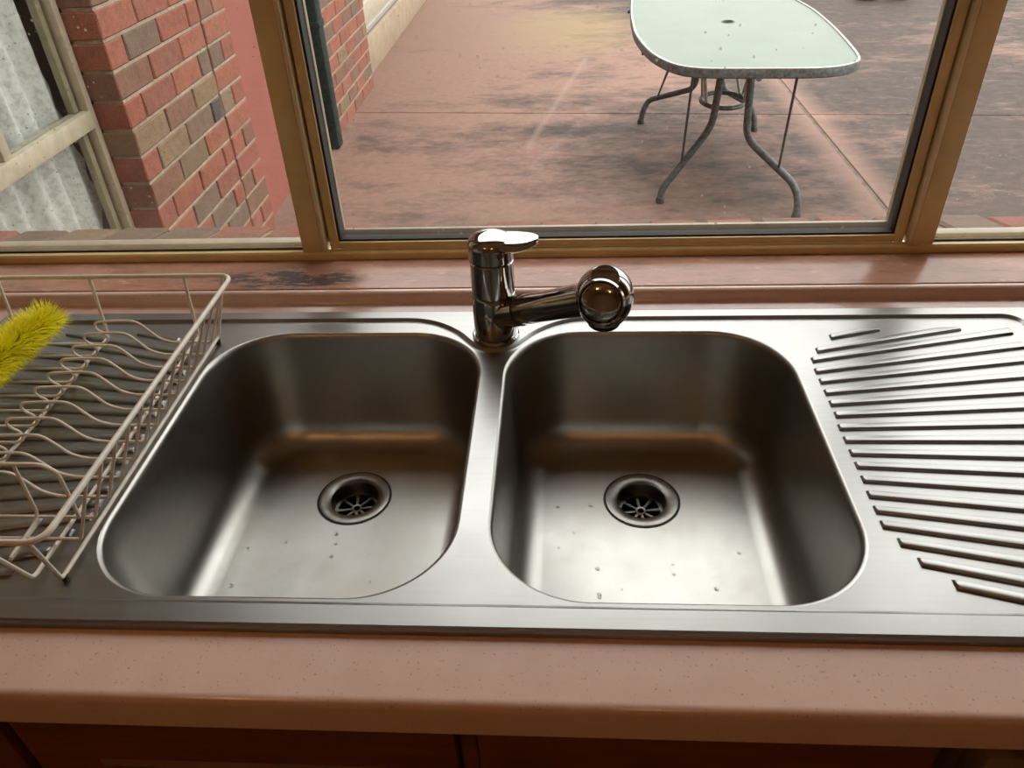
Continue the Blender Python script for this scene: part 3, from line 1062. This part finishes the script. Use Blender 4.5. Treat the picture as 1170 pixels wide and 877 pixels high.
def door_panel(name, x0, x1, z0, z1, parent, knob_x=None):
    d = MB().box(x0, x1, CYF - 0.018, CYF, z0, z1).build(name, 'cabinet', parent, bevel=0.003)
    f = 0.058
    p = MB()
    yb = CYF - 0.018
    a, b, c_, e = (x0 + f, x1 - f, z0 + f, z1 - f)
    lo = [(a, c_), (b, c_), (b, e), (a, e)]

    def lp(ins, y):
        return [(a + ins, y, c_ + ins), (b - ins, y, c_ + ins), (b - ins, y, e - ins), (a + ins, y, e - ins)]
    p.loft([lp(0, yb + 0.001), lp(0.004, yb - 0.004), lp(0.010, yb - 0.004), lp(0.026, yb - 0.008)], True, True)
    p.build('raised_panel', 'cabinet', d)
    if knob_x is not None:
        q = MB()
        rot = Matrix.Rotation(PI / 2, 3, 'X')
        q.lathe([(0.0, 0.030), (0.010, 0.029), (0.0155, 0.024), (0.0165, 0.018), (0.012, 0.012), (0.007, 0.007), (0.009, 0.0), (0.0, 0.0)], (knob_x, yb + 0.001, -0.128), 24, rot)
        q.build('knob', 'knob', d)
    return d


def cabinet(label, x0, x1, doors, mat='cabinet'):
    c_ = thing('base_cabinet', label, 'cabinet', ((x0 + x1) / 2, 0.6, ZF))
    b = MB()
    b.box(x0, x0 + 0.016, CYF + 0.016, 0.86, ZF + 0.1, -0.038)
    b.box(x1 - 0.016, x1, CYF + 0.016, 0.86, ZF + 0.1, -0.038)
    b.box(x0 + 0.016, x1 - 0.016, CYF + 0.016, 0.86, ZF + 0.1, ZF + 0.116)
    b.box(x0, x1, CYF + 0.05, CYF + 0.066, ZF, ZF + 0.1)
    b.build('carcass', mat, c_, smooth=False)
    ff = MB()
    ff.box(x0, x1, CYF + 0.001, CYF + 0.016, -0.075, -0.0445)
    ff.build('top_rail', mat, c_, smooth=False)
    for d in doors:
        door_panel('door', d[0], d[1], ZF + 0.11, -0.050, c_, d[2])
    return c_


cabinet('dark red timber cabinet under the twin sink bowls, two knobbed doors', -0.448, 0.288, [(-0.442, -0.083, -0.126), (-0.066, 0.280, -0.038)])
cabinet('dark red timber cabinet under the draining rack', -1.05, -0.452, [(-1.044, -0.453, -0.95)])
# divider stile of the sink cabinet
for o in list(bpy.data.objects):
    if o.name == 'base_cabinet':
        MB().box(-0.0815, -0.0675, CYF - 0.010, CYF + 0.016, ZF + 0.11, -0.076).build('centre_stile', 'cabinet', o, bevel=0.002)
# enamel appliance beyond the gap at the right
ap = thing('dishwasher', 'brown enamel dishwasher under the ribbed drainer end', 'dishwasher', (0.63, 0.6, ZF))
MB().box(0.318, 0.918, 0.345, 0.86, ZF + 0.08, -0.046).build('body', 'appliance', ap, bevel=0.004)
MB().box(0.318, 0.918, 0.318, 0.344, ZF + 0.10, -0.075).build('door', 'appliance', ap, bevel=0.006)
MB().box(0.336, 0.90, 0.310, 0.340, -0.069, -0.0475).build('control_strip', 'appliance', ap, bevel=0.006)
for fx in (0.35, 0.88):
    for fy in (0.40, 0.80):
        MB().lathe([(0.0, 0.0), (0.02, 0.0), (0.02, 0.078), (0.0, 0.079)], (fx, fy, ZF), 12).build('foot', 'black_pot', ap)

# ================================================================== SINK
SX = -0.079                                  # centre line between the bowls
sink = thing('kitchen_sink', 'stainless steel double bowl kitchen sink with ribbed drainers', 'sink', (SX, 0.606, BZ))
OX0, OX1, OY0, OY1 = -0.733, 0.575, 0.366, 0.846
RIMZ = 0.004
o0 = rrect(OX0, OX1, OY0, OY1, 0.012, BZ + 0.0003)
o05 = offset_loop(at_z(o0, 0.0008), 0.0005)
o1 = offset_loop(at_z(o0, 0.0033), 0.0016)
o2 = offset_loop(at_z(o0, RIMZ), 0.0036)
# inner step with the tap landing
bul = [(0.0, 0.7595), (0.012, 0.7605), (0.024, 0.7695), (0.045, 0.796), (0.070, 0.8155), (0.094, 0.8250), (0.116, 0.8275)]
right = [(SX + d, y) for d, y in bul]
left = [(SX - d, y) for d, y in bul]
bulge = [(p.x, p.y) for p in catmull([(*p, 0) for p in right[::-1] + left[1:]], 5)]
IX0, IX1, IY0, IY1, IR = -0.705, 0.547, 0.388, 0.8275, 0.022
stp = []
for cx, cy, a0 in ((IX1 - IR, IY0 + IR, -PI / 2), (IX1 - IR, IY1 - IR, 0)):
    stp += [(cx + IR * math.cos(a0 + PI / 2 * j / 8), cy + IR * math.sin(a0 + PI / 2 * j / 8)) for j in range(9)]
stp += bulge
for cx, cy, a0 in ((IX0 + IR, IY1 - IR, PI / 2), (IX0 + IR, IY0 + IR, PI)):
    stp += [(cx + IR * math.cos(a0 + PI / 2 * j / 8), cy + IR * math.sin(a0 + PI / 2 * j / 8)) for j in range(9)]
s1 = [(x_, y_, RIMZ) for x_, y_ in stp]
s15 = at_z(offset_loop(s1, 0.0012), RIMZ - 0.0007)
s18 = at_z(offset_loop(s1, 0.0042), 0.0006)
s2 = at_z(offset_loop(s1, 0.0058), 0.0)
LB = (-0.4185, -0.0925, 0.3970, 0.7985)
RB = (-0.0655, 0.2605, 0.3970, 0.7985)
BR = 0.088


def bowl_loop(B, ins, z, rr):
    return rrect(B[0] + ins, B[1] - ins, B[2] + ins, B[3] - ins, rr, z, 16, 6)


dk = MB()
dk.loft([o0, o05, o1, o2])
dk.add(*plate(o2, [s1], RIMZ))
dk.loft([s1, s15, s18, s2])
dk.add(*plate(s2, [bowl_loop(LB, -0.001, 0, BR), bowl_loop(RB, -0.001, 0, BR)], 0.0))
dk.build('deck', 'steel', sink, weld=True, angle=16)
BD = -0.160
DR = 0.0455
DY = 0.674
for B, dx in ((LB, -0.2545), (RB, 0.0955)):
    b = MB()
    lps = [bowl_loop(B, -0.001, 0.0, BR), bowl_loop(B, 0.0008, -0.0006, BR), bowl_loop(B, 0.0026, -0.0030, BR - 0.002), bowl_loop(B, 0.0034, -0.0070, BR - 0.002)]
    for t in (0.25, 0.5, 0.75, 1.0):
        lps.append(bowl_loop(B, 0.0034 + 0.0080 * t, -0.007 + (BD + 0.036 + 0.007) * t, BR - 0.002 - 0.012 * t))
    FR = 0.034
    for j in range(1, 9):
        a = PI / 2 * j / 8
        lps.append(bowl_loop(B, 0.0114 + FR * (1 - math.cos(a)), BD + 0.036 - (FR + 0.002) * math.sin(a), BR - 0.014 - 0.022 * (1 - math.cos(a))))
    b.loft(lps)
    circ = [(dx + DR * math.cos(2 * PI * k / 48), DY + DR * math.sin(2 * PI * k / 48), BD) for k in range(48)]
    b.add(*plate(lps[-1], [circ], BD))
    b.build('bowl', 'steel_bowl', sink, weld=True, angle=50)
    # waste: flange, seal ring, cup and slotted strainer
    ws = MB().lathe([(0.0275, -0.022), (0.0275, -0.004), (0.0290, -0.0005), (0.0315, 0.0010), (0.0400, 0.0018), (0.0432, 0.0012), (0.0440, -0.0008), (0.0440, -0.004), (0.031, -0.004), (0.030, -0.022)],
                    (dx, DY, BD), 48, closed=True).build('waste_flange', 'drain_steel', sink)
    MB().lathe([(0.0441, -0.004), (0.0441, 0.0004), (0.0458, 0.0004), (0.0458, -0.004)], (dx, DY, BD), 48, closed=True).build('seal', 'black_seal', ws)
    MB().lathe([(0.0, -0.060), (0.031, -0.060), (0.031, -0.024), (0.0302, -0.024), (0.0302, -0.059), (0.0, -0.059)], (dx, DY, BD), 32).build('waste_cup', 'drain_dark', ws)
    sg = MB()
    zt = -0.0185
    sg.lathe([(0.0235, zt - 0.003), (0.0235, zt), (0.0273, zt + 0.0004), (0.0273, zt - 0.003)], (dx, DY, BD), 40, closed=True)
    sg.lathe([(0.0040, zt - 0.003), (0.0040, zt + 0.0008), (0.0062, zt + 0.0010), (0.0072, zt), (0.0072, zt - 0.003)], (dx, DY, BD), 24, closed=True)
    for k in range(8):
        a = 2 * PI * k / 8 + 0.15
        d_, n_ = Vector((math.cos(a), math.sin(a), 0)), Vector((-math.sin(a), math.cos(a), 0))
        c0 = Vector((dx, DY, BD))
        q = []
        for zz in (zt - 0.003, zt):
            for rr_, hw in ((0.0068, 0.0014), (0.0238, 0.0020)):
                for s_ in (-1, 1):
                    q.append(c0 + d_ * rr_ + n_ * s_ * hw + Vector((0, 0, zz)))
        sg.add(q, [(0, 1, 3, 2), (4, 6, 7, 5), (0, 4, 5, 1), (1, 5, 7, 3), (3, 7, 6, 2), (2, 6, 4, 0)])
    sg.build('strainer', 'drain_steel', ws, angle=30)

# pressed ribs, fanning out from the bowls; each has a steep front and a gentle back
FANX, FANY = 0.277 - 0.588, 0.593


def rib(yl, xl, mirror=False):
    """yl: where the rib's front edge starts, xl: its start"""
    ang = math.atan2(yl - FANY, 0.588)
    ca, sa = math.cos(ang), math.sin(ang)
    xr = 0.524
    slope = sa / ca

    def yf(x_):
        return yl + (x_ - 0.277) * slope
    wdt = lambda x_: 0.0092 * (x_ - FANX) / 0.588
    yf0 = yf
    yf = lambda x_: max(yf0(x_), 0.3985)
    if slope > 0:
        while yf(xr) > 0.7965:
            xr -= 0.001
    else:
        while yf0(xr) + wdt(xr) - yf(xr) < 0.0036:
            xr -= 0.001
    n = 14
    top, base = [], []
    H = 0.0030
    front = [(xl + (xr - xl) * t / n) for t in range(n + 1)]

    def outl(f_ins, b_ins, e_ins, z):
        lp = []
        for x_ in front:
            u = (x_ - xl) / (xr - xl)
            xx = xl + e_ins + (xr - xl - 2 * e_ins) * u
            lp.append((xx, yf(xx) + f_ins, z))
        for x_ in reversed(front):
            u = (x_ - xl) / (xr - xl)
            xx = xl + e_ins + (xr - xl - 2 * e_ins) * u
            k = 1.0
            ww = wdt(xx)
            if slope > 0:
                ww = min(ww, max(0.0036, 0.8015 - yf(xx)))
            lp.append((xx, max(yf0(xx) + ww, yf(xx) + 0.0036) - b_ins, z))
        return lp
    l0, l1, l2, l3 = outl(0, 0, 0, 0.00005), outl(0.0003, 0.0010, 0.0008, H * 0.55), outl(0.0010, 0.0016, 0.0018, H * 0.93), outl(0.0017, 0.0021, 0.0027, H)
    if mirror:
        f = lambda lp: [(2 * SX - p[0], p[1], p[2]) for p in lp]
        l0, l1, l2, l3 = f(l0), f(l1), f(l2), f(l3)
    MB().loft([l0, l1, l2, l3], False, True).build('drainer_rib', 'steel', sink, angle=60)


starts = [(0.777 - 0.037 * 0.27, 0.314), (0.750 - 0.014 * 0.26, 0.291), (0.730, 0.281), (0.709, 0.279), (0.690, 0.279), (0.670, 0.279), (0.651, 0.279), (0.632, 0.279),
          (0.612, 0.277), (0.593, 0.277), (0.574, 0.277), (0.556, 0.277), (0.537, 0.277), (0.517, 0.276), (0.498, 0.276), (0.480, 0.276),
          (0.4615, 0.284), (0.4425, 0.293), (0.4255, 0.312)]
for mi in (False, True):
    for yl, xl in starts:
        rib(yl, xl, mi)

# ================================================================== MIXER TAP
TX, TY = -0.079, 0.7855
tap = thing('mixer_tap', 'chrome kitchen mixer tap with flat lever and pull-out spray head', 'tap', (TX, TY, RIMZ))
MB().lathe([(0.0, 0.0), (0.0275, 0.0), (0.0280, 0.0015), (0.0280, 0.004), (0.0265, 0.0055), (0.0, 0.0055)], (TX, TY, RIMZ), 48).build('base_ring', 'chrome', tap)
MB().lathe([(0.0, 0.0), (0.0250, 0.0), (0.0255, 0.001), (0.0255, 0.053), (0.0248, 0.0545), (0.0235, 0.0550), (0.0235, 0.0562), (0.0, 0.0562)], (TX, TY, RIMZ + 0.0055), 48).build('body', 'chrome', tap)
MB().lathe([(0.0, 0.0), (0.0236, 0.0), (0.0250, 0.0012), (0.0250, 0.0395), (0.0240, 0.0408), (0.0232, 0.0408), (0.0232, 0.042), (0.0, 0.042)], (TX, TY, 0.0657), 48).build('cartridge_sleeve', 'chrome', tap)
# cap and lever as one turned block with a paddle reaching to the right
lev = MB()
z0 = 0.1077
lev.lathe([(0.0, 0.0), (0.0242, 0.0), (0.0256, 0.0015), (0.0258, 0.016), (0.0256, 0.0200), (0.0244, 0.0235), (0.0205, 0.0268), (0.0140, 0.0290), (0.0070, 0.0302), (0.0, 0.0306)], (TX, TY, z0), 48)
lev_o = lev.build('lever', 'chrome', tap)
pd = MB()
lps = []
for i in range(11):
    t = i / 10
    xx = TX - 0.006 + 0.0595 * t
    hw = (0.0080, 0.0170, 0.0205, 0.0218, 0.0216, 0.0208, 0.0196, 0.0180, 0.0160, 0.0130, 0.0055)[i]
    zt = z0 + 0.0300 - 0.0020 * math.sin(t * PI) - 0.0010 * t
    th = 0.012 * (1 - t) + 0.0065
    yc = TY - 0.006 * t
    lp = []
    for k in range(16):
        a = 2 * PI * k / 16
        lp.append((xx, yc + hw * math.cos(a), zt - th / 2 + hw * math.cos(a) * 0.14 * min(1, max(0, (t - 0.2) * 2.5)) - 0.001 * min(1, max(0, (t - 0.2) * 2.5)) + th / 2 * math.copysign(abs(math.sin(a)) ** 0.95, math.sin(a))))
    lps.append(lp)
pd.loft(lps, True, True)
pd.build('paddle', 'chrome', lev_o, angle=50)
ang = math.radians(-62)
dm = Matrix.Rotation(ang + PI / 2, 3, 'Z') @ Matrix.Rotation(PI / 2, 3, 'X')
dv = Vector((math.cos(ang), math.sin(ang), 0))
di = MB().lathe([(0.0, 0.0012), (0.0030, 0.0010), (0.0040, 0.0), (0.0, -0.001)], Vector((TX, TY, 0.1205)) + dv * 0.0257, 20, dm)
di.build('indicator_dot', 'red_dot', lev_o)
# spout arm rising to the right and towards the bench front
A = Vector((TX + 0.004, TY - 0.004, 0.036))
H_ = Vector((0.0435, 0.688, 0.1135))
ad = (H_ - A).normalized()
arm = MB().tube([A, A + ad * 0.026, A + ad * 0.042], [0.0190, 0.0185, 0.0182], 28).build('spout_socket', 'chrome', tap)
MB().tube([A + ad * 0.0425, A + ad * 0.0435, A + ad * 0.10, A + ad * 0.128, H_ - ad * 0.016], [0.0168, 0.0172, 0.0170, 0.0176, 0.0185], 28).build('spout_arm', 'chrome', tap)
MB().tube([A + ad * 0.0415, A + ad * 0.0428], 0.0175, 28).build('seam', 'black_seal', arm)
# spray head: a swollen bulb cut flat underneath
hd = MB()
nu, nv = 40, 26
R3 = Matrix.Identity(3)
vs, fs = [], []
for i in range(nv + 1):
    ph = PI * i / nv
    for k in range(nu):
        th = 2 * PI * k / nu
        p = Vector((math.sin(ph) * math.cos(th), math.sin(ph) * math.sin(th), math.cos(ph)))
        q = Vector((p.x * 0.0295, p.y * 0.0295, p.z * 0.0315))
        if p.z < 0:
            f_ = 1 - 0.20 * p.z * p.z
            q.x, q.y = p.x * 0.0295 / max(0.35, math.sin(ph)) ** 0.35, p.y * 0.0295 / max(0.35, math.sin(ph)) ** 0.35
            q.x *= f_
            q.y *= f_
            q.z = max(q.z * 1.12, -0.0315)
        vs.append(H_ + q)
for i in range(nv):
    for k in range(nu):
        l = (k + 1) % nu
        fs.append((i * nu + k, i * nu + l, (i + 1) * nu + l, (i + 1) * nu + k))
hd.add(vs, fs)
ho = hd.build('spray_head', 'chrome', tap, weld=True, angle=50)
# front lens with its rim, top button, outlet plate
fd = (CAM - H_)
fd = Vector((fd.x - 0.10, fd.y, fd.z * 0.45)).normalized()
fm = fd.to_track_quat('Z', 'Y').to_matrix()
MB().lathe([(0.0, 0.0052), (0.006, 0.0050), (0.012, 0.0040), (0.0175, 0.0022), (0.0205, 0.0002), (0.0212, -0.003), (0.0, -0.003)], H_ + fd * 0.0262, 40, fm).build('front_button', 'chrome', ho, angle=60)
MB().lathe([(0.0208, -0.002), (0.0214, 0.0006), (0.0226, 0.0004), (0.0236, -0.003)], H_ + fd * 0.0262, 40, fm, closed=True).build('button_ring', 'chrome', ho, angle=60)
MB().lathe([(0.0, 0.0018), (0.008, 0.0014), (0.014, 0.0), (0.0145, -0.0022), (0.0, -0.0025)], H_ + Matrix.Rotation(math.radians(24), 3, 'X') @ Vector((-0.001, 0, 0.0303)), 32, Matrix.Rotation(math.radians(32), 3, 'X')).build('top_button', 'chrome', ho)
MB().lathe([(0.0, -0.0022), (0.015, -0.0022), (0.0165, -0.0005), (0.0165, 0.0005), (0.0, 0.0005)], H_ + Vector((0, 0, -0.0318)), 32).build('outlet_plate', 'black_seal', ho)

# ================================================================== DISH RACK
rack = thing('dish_rack', 'cream coated wire dish rack standing on the left drainer', 'dish rack', (-0.56, 0.59, 0.0032))
wr = 0.0016
ZB = 0.0125                       # height of the base wires
XR, XL, XS = -0.4205, -0.7000, -0.5600
YB0, YB1 = 0.408, 0.781           # front and back ends of the base
RZ = 0.0865                       # top rail
RXR, RXL, RYF, RYB = -0.3865, -0.7340, 0.3755, 0.7905
rail = fillet([(RXR, RYF, RZ), (RXR, RYB, RZ), (RXL, RYB, RZ), (RXL, RYF, RZ)], 0.016, 6, True)
MB().tube(rail, 0.0027, 10, closed=True).build('top_rail', 'wire', rack)
ys = [0.761 - 0.0262 * i for i in range(13)]
for i, y in enumerate(ys):
    if i < 11:
        # rises at the spine in a hooked loop, runs along a plateau and drops to the base again
        half_r = [(XS - 0.012, ZB - 0.0015), (XS + 0.002, ZB - 0.0015), (XS + 0.0095, ZB + 0.0015), (XS + 0.0125, ZB + 0.007), (XS + 0.0105, ZB + 0.013), (XS + 0.0045, ZB + 0.018),
                  (XS + 0.0025, ZB + 0.0235), (XS + 0.0065, ZB + 0.0285), (XS + 0.018, ZB + 0.0300), (XS + 0.046, ZB + 0.0305), (XS + 0.057, ZB + 0.0275), (XS + 0.066, ZB + 0.0185),
                  (XS + 0.076, ZB + 0.0070), (XS + 0.088, ZB + 0.0015), (XS + 0.100, ZB), (XR - 0.008, ZB)]
        pr = catmull([(x_, y, z_) for x_, z_ in half_r], 4)
    else:
        pr = [Vector((XS, y, ZB)), Vector((XR - 0.008, y, ZB))]
    side = fillet([pr[-1], (XR, y, ZB), (RXR - 0.001, y, RZ)], 0.008, 5)
    pts = pr + side[1:]
    lf = fillet([(RXL + 0.001, y, RZ), (XL, y, ZB - (0.0015 if i < 11 else 0)), pts[0]], 0.008, 5)
    MB().tube(lf[:-1] + pts, wr, 7).build('cross_wire', 'wire', rack)
# long wires: under the cross wires, turned up to the rail at both ends
for x_, top in ((XS, 1), (XR + 0.0005, 1), (XL - 0.0005, 1), (-0.445, 1), (-0.675, 1), (-0.475, 0), (-0.645, 0)):
    zb = ZB - 0.0045
    if top:
        o_ = 0.0
        if abs(x_ - XR) < 0.002:
            o_ = 0.022
        elif abs(x_ - XL) < 0.002:
            o_ = -0.022
        pts = fillet([(x_ + o_, RYF + 0.001, RZ - 0.001), (x_, YB0, zb - 0.002), (x_, YB1, zb), (x_ + o_, RYB - 0.001, RZ - 0.001)], 0.006, 4)
    else:
        pts = [(x_, 0.425, zb), (x_, 0.475, zb)]
    MB().tube(pts, 0.0020 if top else wr, 8).build('long_wire', 'wire', rack)
# raised plate support across the front
sup = fillet([(-0.684, 0.472, ZB), (-0.686, 0.472, 0.070), (-0.672, 0.472, 0.077), (-0.446, 0.472, 0.077), (-0.434, 0.472, 0.068), (-0.435, 0.472, ZB)], 0.014, 5)
MB().tube(sup, 0.0018, 8).build('plate_support', 'wire', rack)
for x_ in (-0.470, -0.530, -0.590, -0.650):
    sp_ = fillet([(x_, 0.472, 0.0775), (x_ - 0.001, 0.470, ZB + 0.003), (x_ - 0.003, 0.425, ZB - 0.001)], 0.010, 4)
    MB().tube(sp_, 0.0017, 8).build('divider_wire', 'wire', rack)
for fx in (XR, XL):
    for fy in (YB0 + 0.004, YB1 - 0.004):
        MB().lathe([(0.0, 0.0), (0.0028, 0.0), (0.0030, 0.006), (0.0, 0.0065)], (fx, fy, 0.0002), 10).build('foot', 'rust', rack)

# ================================================================== YELLOW BRUSH lying in the rack
bp0, bp1 = Vector((-0.612, 0.758, 0.046)), Vector((-0.628, 0.57, 0.047))
br = thing('bottle_brush', 'fluffy yellow bristle brush lying across the dish rack', 'brush', tuple(bp1))
ax = (bp1 - bp0).normalized()
u1 = ax.cross(Vector((0, 0, 1))).normalized()
u2 = ax.cross(u1)
MB().tube([bp0 + ax * 0.006, bp1, bp1 + ax * 0.10 + Vector((-0.02, 0, 0.06))], 0.0022, 8).build('wire_stem', 'handle', br)
rr = random.Random(3)
q = MB()
for i in range(5200):
    t = rr.random()
    L0 = (bp1 - bp0).length
    base = bp0 + ax * (L0 * t)
    a = rr.uniform(0, 2 * PI)
    d = u1 * math.cos(a) + u2 * math.sin(a)
    ln = 0.031 * rr.uniform(0.78, 1.05)
    lean = rr.uniform(-0.25, 0.25)
    if t < 0.08:
        lean -= rr.uniform(0.0, 0.9) if a < 5.5 else 2.5
    dirv = (d + ax * lean).normalized()
    if dirv.z < -0.2:
        ln *= 0.72
    mid = base + dirv * ln * 0.55
    tip = base + dirv * ln + Vector((rr.uniform(-1, 1), rr.uniform(-1, 1), rr.uniform(-1.2, 0.5))) * 0.004
    sx_ = dirv.orthogonal().normalized()
    sy_ = dirv.cross(sx_)
    wv = 0.0007
    v0 = [base + sx_ * wv, base + (sy_ * 0.87 - sx_ * 0.5) * wv, base + (-sy_ * 0.87 - sx_ * 0.5) * wv]
    v1 = [mid + sx_ * wv, mid + (sy_ * 0.87 - sx_ * 0.5) * wv, mid + (-sy_ * 0.87 - sx_ * 0.5) * wv]
    q.add(v0 + v1 + [tip], [(0, 1, 4, 3), (1, 2, 5, 4), (2, 0, 3, 5), (3, 4, 6), (4, 5, 6), (5, 3, 6)])
me = bpy.data.meshes.new('bristles')
me.from_pydata(q.v, [], q.f)
me.materials.append(M['bristle'])
bo = link('bristles', me, br)
bo['kind'] = 'stuff'

# ================================================================== WATER DROPS in the bowls
rr = random.Random(11)


def drops(name, label, spots):
    q = MB()
    for x_, y_, z_, s_, nrm in spots:
        n_ = Vector(nrm).normalized()
        t1 = n_.orthogonal().normalized()
        t2 = n_.cross(t1)
        rings = []
        for i in range(5):
            a = PI / 2 * i / 5
            rings.append([Vector((x_, y_, z_)) + (t1 * math.cos(k * PI / 4) + t2 * math.sin(k * PI / 4) * 1.25) * s_ * math.cos(a) + n_ * (s_ * 0.5 * math.sin(a) - 0.0001) for k in range(8)])
        q.loft(rings, True, True)
    o = q.build(name, 'water')
    o['kind'] = 'stuff'
    tag(o, label, 'water')


for B, lab in ((LB, 'small water drops clinging inside the bowl beside the dish rack'), (RB, 'small water drops inside the bowl beside the ribbed drainer')):
    sp_ = []
    for i in range(26):
        if i < 14:      # on the floor, near the walls
            sp_.append((B[0] + rr.uniform(0.06, 0.27), B[2] + rr.uniform(0.06, 0.34), BD, rr.uniform(0.0010, 0.0024), (0, 0, 1)))
        else:           # along the front of the floor and side fillet
            sp_.append((B[0] + rr.uniform(0.055, 0.065), B[2] + rr.uniform(0.06, 0.30), BD, rr.uniform(0.0012, 0.0026), (0, 0, 1)))
    drops('water_drops', lab, [s for s in sp_ if (Vector((s[0], s[1])) - Vector(((-0.2545 if B is LB else 0.0955), DY))).length > 0.055])

# ================================================================== KITCHEN LAMPS (behind the camera, seen in the chrome)
for lx, ly in ((-0.95, -0.75), (0.30, -1.3)):
    lp = thing('ceiling_lamp', ('warm round ceiling lamp over the dish rack end of the kitchen' if lx < 0 else 'warm round ceiling lamp over the middle of the kitchen'), 'lamp', (lx, ly, ZC), 'warm kitchen ceiling lamps')
    MB().lathe([(0.0, 0.0), (0.06, 0.0), (0.06, -0.015), (0.012, -0.02), (0.012, -0.06), (0.02, -0.07), (0.0, -0.07)], (lx, ly, ZC - 0.0005), 28).build('rose', 'shade', lp)
    MB().lathe([(0.0, -0.05), (0.02, -0.047), (0.036, -0.035), (0.045, -0.012), (0.045, 0.012), (0.034, 0.035), (0.018, 0.047), (0.0, 0.05)], (lx, ly, ZC - 0.118), 24).build('bulb', 'bulb', lp)
